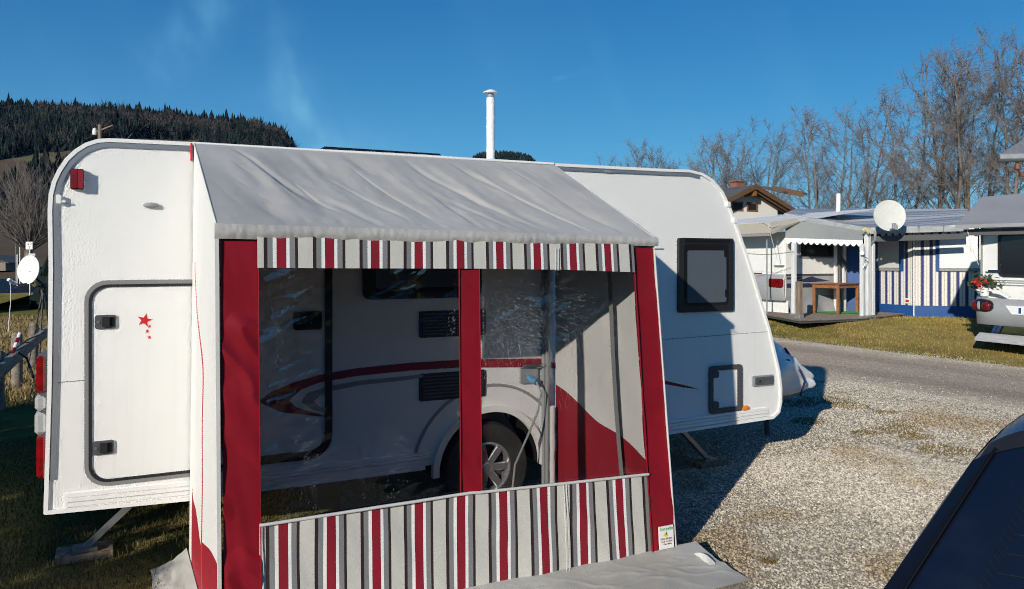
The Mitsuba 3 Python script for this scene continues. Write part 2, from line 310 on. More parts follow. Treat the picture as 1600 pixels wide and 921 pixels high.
m, c = blades(30000, (-5.5, .2, 6.5, 24), .05, .22, ((.17, .115, .045), (.36, .27, .13)), 23, .008, lean=1.3)
add('dry_straw', m, 'm_blade', color=c, label='long dry straw along the fence on the left', category='grass', kind='stuff')

# ------------------------------------------------------------------ caravan
OUT = [(72, 800), (75, 700), (78, 600), (80, 420), (78.5, 330), (80, 305), (85, 285), (93, 268), (105, 250), (119, 237), (135, 227), (152, 221.5), (170, 220), (300, 226), (660, 245), (862, 258), (1040, 267), (1075, 268), (1095, 273), (1110, 282), (1126, 300), (1138, 325), (1150, 357), (1165, 400), (1200, 515), (1215, 580), (1218, 605), (1218, 628), (1215, 643), (1206, 652), (1045, 676), (700, 726), (292, 779)]
body = Polygon([wall(*p) for p in OUT])
WC, WR = (2.80, .37), .43
cut = body.difference(Point(*WC).buffer(WR, 24))
van = thing('caravan', 'large white caravan with hammered side wall and the red and grey awning attached', 'caravan')
add('side_wall', wallext(cut.buffer(-.012), -.004, .03), 'm_stucco', van)
v3 = wallext(cut.buffer(-.02), .032, 2.26)
add('body', v3, 'm_white', van)
add('edge_trim', wallext(body.buffer(.012).difference(body.buffer(-.010)).difference(sbox(2.3, 0, 3.3, .6)), -.02, .06), 'm_whitepl', van)
add('edge_rail', wallext(body.buffer(-.012).difference(body.buffer(-.040)).intersection(sbox(-1, .62, 4.7, 3)), -.015, .01), 'm_alu', van)
# sill rail with its ridges, seam
zb = lambda x: np.interp(x, [.04, .775, 4.396, 5.503], [.440, .424, .468, .489])
for seg in ((.13, 2.32), (3.28, 5.45)):
    for a, b, pr_ in ((.018, .040, .016), (.046, .066, .02), (.072, .094, .016)):
        xs = np.linspace(*seg, 12)
        add('sill_rail', wallext(Polygon([(x, zb(x) + a) for x in xs] + [(x, zb(x) + b) for x in xs[::-1]]), -pr_, .0), 'm_whitepl', van)
add('seam', wallext(Polygon([(.05, 1.163), (.24, 1.168), (.24, 1.171), (.05, 1.166)]), -.0065, -.001), 'm_darkgrey', van)
add('seam', wallext(Polygon([(3.4, 1.2), (5.45, 1.2335), (5.45, 1.2365), (3.4, 1.203)]), -.0065, -.001), 'm_darkgrey', van)
# storage door
sd = add('storage_door', wallext(rrect(.268, .590, 1.02, 1.70, .09), -.010, 0), 'm_stucco', van)
add('frame', wallext(rrect(.228, .552, 1.06, 1.742, .12).difference(rrect(.260, .584, 1.028, 1.708, .095)), -.016, 0), 'm_greyseal', sd)
add('seal', wallext(rrect(.250, .574, 1.038, 1.718, .10).difference(rrect(.264, .588, 1.024, 1.704, .092)), -.020, -.004), 'm_black', sd)
def latch(cx, cz, par, s=1.):
    l = add('latch', wallext(rrect(cx - .055 * s, cz - .04 * s, cx + .055 * s, cz + .04 * s, .012), -.022, -.004), 'm_darkgrey', par)
    add('recess', wallext(rrect(cx + .022 * s, cz - .028 * s, cx + .047 * s, cz + .028 * s, .004), -.0235, -.01), 'm_blackgloss', l) if par.count('__') < 2 else None
    return l
for c in ((.337, 1.501), (.325, .775)):
    latch(*c, sd)
    add('latch_handle', wallext(rrect(c[0] - .018, c[1] - .03, c[0] + .02, c[1] + .03, .008), -.034, -.02), 'm_black', sd)
    add('latch_lock', wallext(Point(c[0] - .038, c[1]).buffer(.009), -.026, -.02), 'm_steel', sd)
for px, py, r, a in ((226, 500.5, .043, .25), (233.5, 510, .012, .1), (230, 517.5, .013, .2), (233.5, 527, .013, .1)):
    add('star', wallext(star(*wall(px, py), r, a), -.0125, -.008), 'm_reddecal', sd)
# windows
def van_window(x0, z0, x1, z1, name, extra=True, r=.05):
    w = add(name, wallext(rrect(x0, z0, x1, z1, r).difference(rrect(x0 + .05, z0 + .05, x1 - .05, z1 - .05, .03)), -.034, .0), 'm_black', van)
    add('pane', wallext(rrect(x0 + .035, z0 + .035, x1 - .035, z1 - .035, .03), -.028, -.012), 'm_acryl', w)
    add('hinge_rail', wallext(sbox(x0 + .05, z1 - .035, x1 - .05, z1 - .01), -.042, -.03), 'm_blackgloss', w)
    add('inner_frame', wallext(rrect(x0 + .05, z0 + .05, x1 - .05, z1 - .05, .03).difference(rrect(x0 + .085, z0 + .075, x1 - .075, z1 - .10, .02)), -.031, -.02), 'm_blackgloss', w)
    if extra:
        add('catch', wallext(rrect(x1 - .10, z1 - .155, x1 - .075, z1 - .09, .008), -.036, -.027), 'm_blackgloss', w)
        add('catch', wallext(rrect(x1 - .09, z0 + .12, x1 - .075, z0 + .18, .004), -.036, -.027), 'm_blackgloss', w)
    return w
van_window(4.474, 1.43, 5.048, 2.037, 'window', r=.02)
van_window(1.86, 1.594, 2.72, 2.16, 'window')
# gas locker flap
gl = add('gas_locker', wallext(rrect(4.80, .580, 5.154, .974, .03).difference(rrect(4.84, .62, 5.105, .935, .015)), -.024, 0), 'm_darkgrey', van, label='white locker flap in a dark grey frame low on the front of the caravan')
add('panel', wallext(rrect(4.83, .61, 5.115, .945, .015), -.012, -.002), 'm_white', gl)
for z in (.62, .875): add('clip', wallext(rrect(4.825, z, 4.895, z + .06, .02), -.028, -.01), 'm_darkgrey', gl)
fl = add('service_flap', wallext(rrect(5.276, .772, 5.511, .862, .012), -.022, 0), 'm_midgrey', van)
add('panel', wallext(rrect(5.296, .785, 5.500, .85, .01), -.030, -.01), 'm_steel', fl); add('lock', wallext(Point(5.345, .815).buffer(.009), -.034, -.02), 'm_black', fl)
s = trimesh.creation.icosphere(3, 1.); s.apply_scale([.055, .022, .024]); s.apply_translation([5.196, -.006, .593])
add('side_marker', s, 'm_orange', van, smooth=True, label='orange oval side marker lamp')
add('stripe_decal', wallext(Polygon([(3.30, 1.095), (3.9, .975), (4.33, .892), (4.60, .822), (4.705, .790), (4.55, .815), (4.33, .862), (3.9, .94), (3.30, 1.05)]), -.0055, -.002), 'm_darkred', van)
# top marker lamp, porch light, brackets
mk = add('marker_lamp', wallext(rrect(.158, 2.262, .226, 2.378, .008), -.035, 0), 'm_black', van)
add('red_lens', wallext(rrect(.161, 2.266, .196, 2.374, .006), -.06, -.03), 'm_redlens', mk); add('clear_lens', wallext(rrect(.198, 2.266, .223, 2.374, .006), -.06, -.03), 'm_darkred', mk)
s = trimesh.creation.icosphere(3, 1.); s.apply_scale([.045, .03, .017]); s.apply_translation([.578, -.012, 2.183])
add('vent_cap', s, 'm_midgrey', van, smooth=True)
add('rail_bracket', cat(wallext(rrect(.088, 2.178, .112, 2.228, .008), -.04, 0), tube([(.1, -.03, 2.19), (.135, -.035, 2.19)], .006)), 'm_whitepl', van)
hx, hz = wall(949, 268); add('rail_bracket', cat(wallext(rrect(hx - .03, hz - .012, hx + .03, hz + .004, .004), -.025, 0)), 'm_midgrey', van)
for q in ((1150, 345), (1140, 320)):
    hx, hz = wall(*q); add('rail_bracket', wallext(rrect(hx - .05, hz - .02, hx - .02, hz + .02, .006), -.035, 0), 'm_whitepl', van)
# rear lamp cluster standing proud of the rear wall
lp = add('rear_lamp', box(.0, .06, .03, .24, .62, 1.33, .012), 'm_darkgrey', van)
for z0, z1, mm in ((1.10, 1.32, 'm_redlens'), (1.005, 1.095, 'm_clearlens'), (.87, 1.0, 'm_clearlens'), (.62, .865, 'm_redlens')):
    e_ = .012 * abs((z0 + z1) / 2 - .98) / .3
    add('lens', box(-.022 + e_, .04, .018, .20, z0, z1, .018), mm, lp)
# entrance door, vents and decals behind the awning
door = add('entrance_door', wallext(rrect(1.02, .63, 1.60, 2.28, .10), -.012, 0), 'm_stucco', van)
add('seal', wallext(rrect(.97, .575, 1.655, 2.33, .15).difference(rrect(1.015, .625, 1.61, 2.285, .11)), -.024, 0), 'm_black', door)
add('handle', wallext(rrect(1.405, 1.41, 1.585, 1.53, .02), -.035, -.01), 'm_blackgloss', door)
for z0, z1 in ((1.322, 1.505), (.885, 1.075)):
    v = add('fridge_vent', wallext(rrect(2.258, z0, 2.76, z1, .015), -.014, 0), 'm_black', van)
    for q in range(7):
        zz = z0 + .02 + q * (z1 - z0 - .035) / 6.5
        add('slat', box(2.285, 2.733, -.022, -.012, zz, zz + .010), 'm_darkgrey', v)
def swoosh(top, bot): return Polygon([wall(*p) for p in top] + [wall(*p) for p in bot[::-1]])
add('swoosh_decal', wallext(swoosh([(404, 626), (425, 611), (460, 597), (500, 585), (560, 575), (640, 567), (720, 562), (845, 560)], [(404, 628), (440, 644), (515, 652), (462, 636), (451, 625), (470, 608), (500, 597), (560, 587), (640, 579), (720, 574), (845, 573)]), -.0150, -.002), 'm_darkred', van)
add('swoosh_decal', wallext(swoosh([(520, 648), (488, 640), (470, 628), (480, 614), (510, 604), (560, 595), (640, 587), (660, 585)], [(520, 647), (497, 634), (490, 626), (500, 617), (520, 610), (560, 602), (640, 593), (660, 589)]), -.0146, -.002), 'm_midgrey', van)
# socket with open lid
so = add('socket', wallext(rrect(3.035, .955, 3.175, 1.065, .008), -.03, 0), 'm_midgrey', van)
add('lid', xf(box(0, .14, 0, .008, 0, .10), frame([3.035, -.03, 1.065], [1, 0, 0], [0, .6, .8], [0, -.8, .35])), 'm_steel', so)
add('plug', tube([(3.10, -.02, .995), (3.13, -.09, .97)], .024, 12), 'm_bluepl', so)
add('power_cable', tube([(3.13, -.09, .97), (3.15, -.13, .9), (3.12, -.13, .76), (3.02, -.16, .6), (2.9, -.2, .42), (2.82, -.3, .2), (2.8, -.4, .02)], .008, 6), 'm_midgrey', van)
# wheel and arch
ang = np.linspace(math.radians(-3), math.radians(183), 40)
ring = lambda a, b: Polygon([(WC[0] + a * math.cos(t), WC[1] + a * math.sin(t)) for t in ang] + [(WC[0] + b * math.cos(t), WC[1] + b * math.sin(t)) for t in ang[::-1]])
add('wheel_arch', wallext(ring(.40, .445), -.03, .02), 'm_whitepl', van)
add('arch_moulding', wallext(ring(.58, .60).intersection(sbox(2, .48, 4, 2)), -.012, 0), 'm_midgrey', van)
add('arch_lining', wallext(ring(.42, .44), .03, .4), 'm_black', van)
def wheel(par, cx, cz, y, R, name='wheel', r2=.21, axis=None):
    M = frame([cx, y, cz], [1, 0, 0], [0, 0, 1], [0, -1, 0]) if axis is None else axis
    w = add(name, xf(lathe([(r2, -.09), (R * .94, -.085), (R, -.06), (R, .05), (R * .95, .08), (R * .8, .09), (r2, .075), (r2, -.09)], 40), M), 'm_rubber', par, smooth=40)
    sp = [xf(lathe([(r2 * .86, -.08), (r2, -.08), (r2, .078), (r2 * .93, .082), (r2 * .86, .05), (r2 * .86, -.08)], 40), M), xf(lathe([(0, .03), (.05, .05), (.055, .06), (.03, .072), (0, .072)], 20), M)]
    for q in range(7):
        a = q * 2 * math.pi / 7
        sp.append(xf(box(.03, r2 * .9, -.028, .028, .04, .066, .006), M @ trimesh.transformations.rotation_matrix(a, [0, 0, 1])))
    if par.count('__') < 1: add('rim', cat(*sp), 'm_rim', w); add('hub_disc', xf(lathe([(0, 0), (r2 * .86, 0), (r2 * .86, .01), (0, .02)], 24), M), 'm_black', w)
wheel(van, WC[0], WC[1] - .02, .12, .335, r2=.19)
# roof hatch, flue
add('roof_hatch', box(1.75, 2.78, .75, 1.35, 2.60, 2.712, .05), 'm_blackgloss', van)
add('hatch_frame', box(1.70, 2.83, .70, 1.40, 2.53, 2.655, .02), 'm_midgrey', van)
fx, fy = 3.275, 1.0
fo = add('flue_pipe', cat(tube([(fx, fy, 2.5), (fx, fy, 3.245)], .036, 24)), 'm_whitepl', van, smooth=40)
for z in (2.72, 2.79, 3.0, 3.07, 3.21): add('collar', tube([(fx, fy, z - .008), (fx, fy, z + .008)], .0395, 24), 'm_whitepl', fo)
add('cowl', xf(lathe([(0, .02), (.02, .02), (.062, .0), (.064, -.008), (.03, -.012), (0, -.012)], 28), frame([fx, fy, 3.295], [1, 0, 0], [0, 1, 0], [0, 0, 1])), 'm_white', fo)
add('cowl_neck', tube([(fx, fy, 3.24), (fx, fy, 3.29)], .027, 20), 'm_midgrey', fo)
# steadies and underframe
def steady(top, foot):
    k = add('steady_leg', bar(top, foot, .05, .035), 'm_steel', van); add('foot', box(foot[0] - .07, foot[0] + .07, foot[1] - .06, foot[1] + .06, foot[2] - .01, foot[2] + .01), 'm_steel', k)
steady((.62, .40, .44), (.22, .45, .065)); steady((4.75, .42, .46), (5.18, .45, .06))
steady((.62, 1.9, .44), (.22, 1.85, .065)); steady((4.75, 1.9, .46), (5.18, 1.85, .06))
add('chassis', cat(box(.3, 5.6, .55, .62, .30, .44), box(.3, 5.6, 1.65, 1.72, .30, .44), box(2.75, 2.85, .1, 2.2, .31, .41), bar((5.4, .6, .40), (6.95, 1.10, .47), .07, .1), bar((5.4, 1.66, .40), (6.95, 1.14, .47), .07, .1), tube([(6.55, 1.12, .01), (6.55, 1.12, .5)], .03, 10)), 'm_darkgrey', van)
tag(add('wood_block', box(.06, .38, .36, .58, .004, .05, .005), 'm_postwood'), 'wooden block under the rear steady of the white caravan', 'block')
tag(add('wood_block', box(5.02, 5.34, .35, .57, .004, .05, .005), 'm_postwood'), 'wooden block under the front steady, in the shadow beside the red awning corner', 'block')
# hitch cover: a draped bag over the drawbar
def bag(u, v):
    t = u; ang = v * 2 * math.pi; close = 1 - .96 * np.clip((t - .93) / .07, 0, 1) ** 2
    x = 5.45 + 1.74 * t; topz = np.interp(t, [0, .55, .72, .86, 1], [1.12, 1.06, .93, .74, .60]); botz = np.interp(t, [0, .5, .8, .9, 1], [.44, .42, .44, .46, .50])
    cz, rz = (topz + botz) / 2, (topz - botz) / 2 * close; ry = np.interp(t, [0, .5, .8, 1], [.62, .45, .22, .12]) * close
    y = 1.12 + ry * np.cos(ang); z = cz + rz * np.sin(ang)
    w = .018 * np.sin(ang * 5 + t * 9) + .10 * fb(t * 7, np.cos(ang) * 2 + np.sin(ang) * 3, 31, 4)
    return np.stack([x, y + w * np.cos(ang), z + w * np.sin(ang)], 1)
m, uv = sheet(bag, 40, 48)
hc = add('hitch_cover', m, 'm_whitepl', smooth=True, label='white wrinkled fabric cover pulled over the caravan drawbar', category='cover')
add('strap', tube([(6.70, 1.02, .93), (6.73, .84, .72), (6.78, .82, .60), (6.80, .90, .44)], .012, 6), 'm_navy', hc)
for q in range(3): add('printed_mark', tube([(6.30 + .05 * q, .72 + .02 * q, .86 - .05 * q), (6.50 + .04 * q, .765 + .02 * q, .84 - .05 * q)], .012, 5), 'm_navy', hc)
for q, (a, h) in enumerate((('Winter', .05), ('CARAVAN', .035))):
    pass

# ------------------------------------------------------------------ awning
aw = thing('awning', 'grey and dark red striped tent awning with clear windows on the caravan side', 'awning')
XL, XR = .805, 3.312
def zedge(u): return 2.030 - .035 * u
def roof(u, v):
    x = (XL + .007 + u * (XR - XL - .005)); x = x + v * (-.012 + .03 * u)
    y = -.035 - 1.225 * v; z = 2.562 * (1 - v) + zedge(u) * v
    sag = -.040 * np.sin(math.pi * np.clip(u, 0, 1)) ** .7 * np.sin(math.pi * v)
    s = u * 2.5
    a = s - .34 * v + .16 * fb(s * 1.6, v * 1.5, 2)
    f1 = fb(a * 3.0, v * .5, 5, 2); f2 = fb(a * 7.5 + 3 + v, v * 1.1, 8, 2); f3 = fb(s * 10, v * 7, 12, 3)
    q1 = np.abs(fb(a * 2.7 + 9, v * .55, 17, 2)); q2 = np.abs(fb(a * 5.3 + 2, v * .9, 19, 2))
    crease = np.exp(-(q1 / .03) ** 2) + .6 * np.exp(-(q2 / .03) ** 2) * np.clip(fb(s * 2, v * 3, 4) * 4 + .4, 0, 1)
    env = np.clip(v * 5, 0, 1) * np.clip((1 - v) * 4, 0, 1) * np.clip(u * 9, 0, 1) * np.clip((1 - u) * 14, 0, 1)
    d = env * (.066 * f1 + .044 * f2 + .012 * f3 - .013 * crease)
    # puckers above the front bar
    d = d + np.clip((v - .84) / .12, 0, 1) * np.clip((1 - v) * 12, 0, 1) * np.clip(u * 20, 0, 1) * .030 * fb(s * 14, v * 7, 23, 3)
    nx = np.array([0, -.42, .907])
    return np.stack([x, y, z + sag], 1) + d[:, None] * nx
m, uv = sheet(roof, 300, 120)
add('roof_panel', m, 'm_canvas', aw, smooth=True, uv=uv)
add('keder_rail', tube([(XL, -.022, 2.563), (XR, -.022, 2.574)], .011, 8), 'm_whitepl', aw, smooth=True)
def hem(u, v):
    x = XL - .012 + u * (XR - XL + .034); s = u * 2.5
    z = zedge(u) + .002 - v * (.072 - .018 * u) + .004 * fb(s * 3, v, 3); bul = .012 * np.sin(math.pi * np.clip(v, 0, 1)) + .008 * fb(s * 10, v * 1.2, 7, 3) + .009 * fb(s * 42, v * 1.3, 8, 2)
    return np.stack([x, -1.262 - bul, z], 1)
m, uv = sheet(hem, 420, 18)
add('front_hem', m, 'm_canvas', aw, smooth=True)
# front frame geometry: the right side leans outwards towards the ground
def fx_(s, z):     # material coordinate s (x at the top) -> x at height z
    k = np.clip((1.95 - z) / 1.95, 0, 1); w = (s - XL) / (XR - XL)
    return s + k * (.018 * (1 - w) + .175 * np.clip((w - .45) / .55, 0, 1) ** 1.2)
def front(s0, s1, z0f, z1f, y0, seed, amp=.01, fold=.01, wav=3., slant=0.):
    def fn(u, v):
        s = s0 + u * (s1 - s0); z = z0f(s) * (1 - v) + z1f(s) * v
        y = y0 - (amp * fb(s * wav, z * 1.2, seed, 2) + fold * fb(s * wav * 3 + z * slant, z * 1.6, seed + 5, 3)) * 2
        return np.stack([fx_(s, z), y, z], 1)
    return fn
top = lambda s: np.interp(s, [XL, XR], [1.962, 1.930])
c0 = lambda v: (lambda s: s * 0 + v)
def crumple(fn, amp, seed, fr=7.):
    def g(u, v):
        p = fn(u, v); r = np.abs(fb(p[:, 0] * fr * .7 + p[:, 2] * fr * .75, p[:, 2] * .9 - p[:, 0] * fr * .4, seed, 2))
        p[:, 1] -= amp * (1 - np.clip(r / .12, 0, 1)) - amp * .4 + amp * 1.8 * fb(p[:, 0] * 4 + p[:, 2] * 3.5, p[:, 2] * .8 - p[:, 0] * 2, seed + 3, 2); return p
    return g
m, uv = sheet(crumple(front(XL + .018, .992, c0(.0), top, -1.250, 41, .006, .006, 4, 2), .017, 61, 5.), 30, 240)
add('red_column', m, 'm_red', aw, smooth=True)
m, uv = sheet(crumple(front(2.023, 2.146, c0(.604), c0(1.84), -1.256, 42, .003, .002), .003, 62), 14, 120)
add('red_column', m, 'm_red', aw, smooth=True)
m, uv = sheet(crumple(front(3.150, XR - .004, c0(.015), top, -1.250, 43, .006, .006), .008, 63, 4.), 24, 240)
add('red_column', m, 'm_red', aw, smooth=True)
add('white_seam', wallext(Polygon([(XL + .002, .3), (XL + .02, .3), (XL + .008, 1.96), (XL - .010, 1.96)]), -1.262, -1.25), 'm_canvaspale', aw)
for s, z0, z1 in ((.990, 0., 1.83), (2.026, .6, 1.83), (2.143, .6, 1.83), (3.152, .02, 1.8)):
    zz = np.linspace(z0, z1, 20); add('piping', tube(np.stack([fx_(np.full(20, s), zz), np.full(20, -1.262), zz], 1), .0032, 5), 'm_red', aw, smooth=True)
zz = np.linspace(.02, 1.93, 30); add('piping', tube(np.stack([fx_(np.full(30, XR), zz), np.full(30, -1.254), zz], 1), .006, 6), 'm_canvaspale', aw, smooth=True)
def striped(fn, s0, s1, nu, nv_, name):
    m, uv = sheet(fn, nu, nv_); u2 = uv.copy(); u2[:, 0] = s0 + uv[:, 0] * (s1 - s0); add(name, m, 'm_stripes', aw, smooth=True, uv=u2)
striped(front(.984, 3.150, lambda s: np.interp(s, [.98, 2.2, 2.7, 3.15], [1.823, 1.812, 1.803, 1.786]), lambda s: top(s) + .02, -1.2665, 51, .008, .006, 3), .984, 3.150, 260, 24, 'valance')
sill = lambda s: np.interp(s, [.98, 2.1, 2.11, 3.16], [.596, .608, .604, .566])
striped(crumple(front(.984, 3.156, lambda s: np.interp(s, [.98, 3.15], [.03, .06]), sill, -1.254, 52, .016, .008, 2.2, 1.5), .009, 66, 2.6), .984, 3.156, 300, 80, 'lower_panel')
xs = np.linspace(.984, 3.156, 60); q = sill(xs)
add('sill_hem', tube(np.stack([fx_(xs, q), np.full(60, -1.266) - .006 * fb(xs * 9, xs, 4), q + .002 * fb(xs * 20, xs, 5)], 1), .0085, 6), 'm_canvaspale', aw, smooth=True)
for q in (2.612, 2.628):
    zz = np.linspace(.06, .58, 16); add('seam', tube(np.stack([fx_(np.full(16, q), zz), np.full(16, -1.272), zz], 1), .0022, 4), 'm_canvaspale', aw)
    add('seam', tube([(q, -1.276, 1.80), (q, -1.276, 1.93)], .002, 4), 'm_canvaspale', aw)
# clear windows
def pane(s0, s1, seed, strong):
    def fn(u, v):
        s = s0 + u * (s1 - s0); z = sill(s) * (1 - v) + 1.86 * v
        e = strong(s, z)
        y = -1.247 + .010 * fb(s * 2.1, z * 1.6, seed, 2) + .016 * (.06 + e) * fb(s * 3.5 + z * 2, z * 11 - s * 5, seed + 1, 3) + .0022 * (.1 + e) * fb(s * 14 + z * 5, z * 34 - s * 9, seed + 2, 2)
        return np.stack([fx_(s, z), y, z], 1)
    return sheet(fn, 260, 300)[0]
leftw = lambda s, z: np.exp(-((s - 1.12) / .18) ** 2) * (1.3 + 1.2 * np.exp(-((z - 1.15) / .3) ** 2)) + .12
rightw = lambda s, z: np.exp(-((s - 2.5) / .35) ** 2 - ((z - 1.48) / .22) ** 2) * 2.0
pl = add('clear_window', pane(.988, 2.03, 71, leftw), 'm_pvc', aw, smooth=True)
prr = add('clear_window', pane(2.14, 3.154, 72, rightw), 'm_pvc', aw, smooth=True)
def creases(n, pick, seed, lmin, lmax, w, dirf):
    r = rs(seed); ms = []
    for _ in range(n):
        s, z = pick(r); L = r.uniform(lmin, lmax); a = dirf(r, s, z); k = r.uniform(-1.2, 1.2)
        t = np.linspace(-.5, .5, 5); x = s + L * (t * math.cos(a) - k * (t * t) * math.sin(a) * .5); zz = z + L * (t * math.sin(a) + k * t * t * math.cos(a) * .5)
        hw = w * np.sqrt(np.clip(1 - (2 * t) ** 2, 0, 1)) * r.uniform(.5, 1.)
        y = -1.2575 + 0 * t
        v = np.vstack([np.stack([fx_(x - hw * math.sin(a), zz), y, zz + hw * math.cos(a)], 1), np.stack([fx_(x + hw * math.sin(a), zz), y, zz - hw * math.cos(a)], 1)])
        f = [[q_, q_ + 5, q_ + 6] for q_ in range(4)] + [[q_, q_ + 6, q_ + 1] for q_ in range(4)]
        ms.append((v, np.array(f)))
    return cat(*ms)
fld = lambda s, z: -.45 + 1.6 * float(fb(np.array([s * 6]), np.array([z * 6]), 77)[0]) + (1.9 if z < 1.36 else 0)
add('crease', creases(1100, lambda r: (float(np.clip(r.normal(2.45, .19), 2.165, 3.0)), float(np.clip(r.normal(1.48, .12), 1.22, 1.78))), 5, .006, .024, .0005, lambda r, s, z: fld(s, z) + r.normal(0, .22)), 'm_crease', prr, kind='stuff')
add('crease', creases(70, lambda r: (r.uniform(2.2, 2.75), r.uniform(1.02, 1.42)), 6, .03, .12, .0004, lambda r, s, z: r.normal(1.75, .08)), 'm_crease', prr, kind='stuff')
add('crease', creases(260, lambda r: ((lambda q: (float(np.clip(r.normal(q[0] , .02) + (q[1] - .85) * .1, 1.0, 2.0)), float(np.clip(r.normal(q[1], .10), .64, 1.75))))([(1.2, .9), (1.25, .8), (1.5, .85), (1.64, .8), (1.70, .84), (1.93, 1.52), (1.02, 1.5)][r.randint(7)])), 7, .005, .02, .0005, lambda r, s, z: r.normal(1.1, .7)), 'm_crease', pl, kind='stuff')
# side panels
def left(u, v):
    t = u; z = v; y = -.030 - 1.226 * t
    ztop = 2.568 * (1 - t) + 2.036 * t; zz = .005 + v * (ztop - .005)
    x = XL + .009 - .012 * t - .03 * (1 - v) * (1 - t) + .012 * (1 - v) * t + (.03 * fb(t * 3, zz * 1.4, 81, 2) - .02) * np.sin(math.pi * t) * (1 - v ** 5)
    return np.stack([x, y, zz], 1)
m, uv = sheet(left, 60, 160); u2 = np.stack([uv[:, 0], m.vertices[:, 2]], 1)
add('left_panel', m, 'm_sidecloth', aw, smooth=True, uv=u2)
def right(u, v):
    t = u; y = -.030 - 1.226 * t; ztop = 2.566 * (1 - t) + 2.0 * t; zz = .02 + v * (ztop - .02)
    x0 = XR + .003 + .02 * (1 - v); x1 = fx_(np.full_like(zz, XR), zz)
    x = x0 * (1 - t) + x1 * t + (.05 * fb(t * 4 + zz, zz * 1.4, 82, 2) + .012 * fb(t * 14, zz * 3, 83, 3)) * np.sin(math.pi * t)
    return np.stack([x, y, zz], 1)
m, uv = sheet(right, 70, 160); u2 = np.stack([uv[:, 0], m.vertices[:, 2]], 1)
add('right_panel', m, 'm_rightcloth', aw, smooth=True, uv=u2)
zz = np.linspace(.05, 1.95, 30); rx = fx_(np.full(30, XR), zz)
add('zip_strip', cat((np.vstack([np.stack([rx - .060 - .02 * np.sin(zz * 2), np.full(30, -.80), zz], 1), np.stack([rx - .056 - .02 * np.sin(zz * 2), np.full(30, -.84), zz], 1)]), np.array([[a, a + 30, a + 31, a + 1] for a in range(29)]))), 'm_greyseal', aw)
# poles
for x0, x1, y in ((XL + .05, XL + .06, -1.215), (XR - .05, XR + .10, -1.215)):
    add('pole', tube([(x0, y, 1.96), (x1, y, .02)], .0125, 10), 'm_steel', aw, smooth=True)
add('pole', tube([(XL + .03, -1.225, 1.985), (XR - .03, -1.225, 1.95)], .0125, 10), 'm_steel', aw, smooth=True)
for x in (XL + .05, 2.08, XR - .05): add('pole', tube([(x, -.03, 2.50), (x, -1.22, 1.98)], .0125, 10), 'm_steel', aw, smooth=True)
add('wall_pole', cat(tube([(3.235, -.06, .01), (3.24, -.06, 2.45)], .014, 10), box(3.21, 3.26, -.04, -.012, .02, 2.3, .01)), 'm_midgrey', aw, smooth=30)
def roll(u, v):
    z = .12 + .66 * u; a = v * 2 * math.pi; r = .020 + .016 * fb(u * 9, np.cos(a) + np.sin(a) * 2, 44)
    return np.stack([3.275 + r * np.cos(a), -.07 + r * np.sin(a), z], 1)
add('rolled_flap', sheet(roll, 30, 16)[0], 'm_canvaspale', aw, smooth=True)
add('corner_pin', tube([(XR, -1.26, 1.925), (XR + .06, -1.27, 1.925)], .005, 6), 'm_chrome', aw)
add('red_tab', box(XL - .012, XL - .002, -.03, -.006, 2.46, 2.565), 'm_reddecal', aw)
# mud skirt on the ground
def skirt(u, v):
    s = XL - .12 + u * (XR - XL + .30); x = s + .10 * (v - .2) * (u - .3) + .165 * np.clip((u - .4) / .6, 0, 1) * (1 - v * .35)
    y = -1.245 - v * (.47 + .05 * fb(s * 3, s, 6)); z = .012 + .075 * (1 - v) ** 2.2 + .04 * np.clip(fb(s * 5 + v * 2, v * 3, 91, 3) + .1, 0, 1) * np.sin(math.pi * np.clip(v, 0, 1)) + .005 * np.exp(-(fb(s * 4 - v * 3, v * 3 + s, 95, 2) / .04) ** 2) * np.sin(math.pi * v) + .012 * (fb(s * 3, v * 3, 92) + .5)
    return np.stack([x, y, z], 1)
add('mud_flap', sheet(skirt, 240, 60)[0], 'm_flap', aw, smooth=True)
def lskirt(u, v):
    y = .02 - 1.65 * u; x = XL - .03 - v * (.20 + .06 * fb(y * 4, v, 15)) ; z = .012 + .10 * (1 - v) ** 2 + .05 * np.clip(fb(y * 5, v * 4, 16, 3) + .15, 0, 1) * np.sin(math.pi * v * .9)
    return np.stack([x, y, z], 1)
add('mud_flap', sheet(lskirt, 80, 24)[0], 'm_flap', aw, smooth=True)
fe = [flat(1081, 866, .06), flat(1118, 880, .05), flat(1113, 893, .02), flat(1098, 883, .02)]
add('mud_flap_end', sheet(lambda u, v: (fe[0][None] * (1 - u)[:, None] + fe[1][None] * u[:, None]) * (1 - v)[:, None] + (fe[3][None] * (1 - u)[:, None] + fe[2][None] * u[:, None]) * v[:, None] + np.array([0, 0, .03])[None] * np.sin(math.pi * u)[:, None], 14, 6)[0], 'm_canvaspale', aw, smooth=True)
# sticker
sx0, sz1 = wall(1029, 824, -1.27); sx1, sz0 = wall(1052, 855, -1.27)
st = add('sticker', wallext(Polygon([(sx0, sz1), (sx1 - .004, sz1), (sx1 + .004, sz0), (sx0 + .008, sz0)]), -1.2735, -1.2655), 'm_whitepl', aw, label='small white printed sticker with green word and yellow bird emblem')
def wtext(t, x, z, h, y, mat_, par, bold=True, name='lettering', width=None, skew=0.):
    m = meshkit.text_mesh(t, h, .001, bold)
    if width: m.apply_scale([width / m.extents[0], 1, 1])
    v = m.vertices.copy(); m.vertices = np.stack([x + v[:, 0], y - v[:, 2], z + v[:, 1]], 1); return add(name, m, mat_, par)
W = sx1 - sx0
mat('m_green', (.02, .28, .07), .6); mat('m_yel', (.75, .55, .03), .6)
wtext('Vorzelte', sx0 + .006, sz1 - .026, .019, -1.2735, 'm_green', st, width=W * .88)
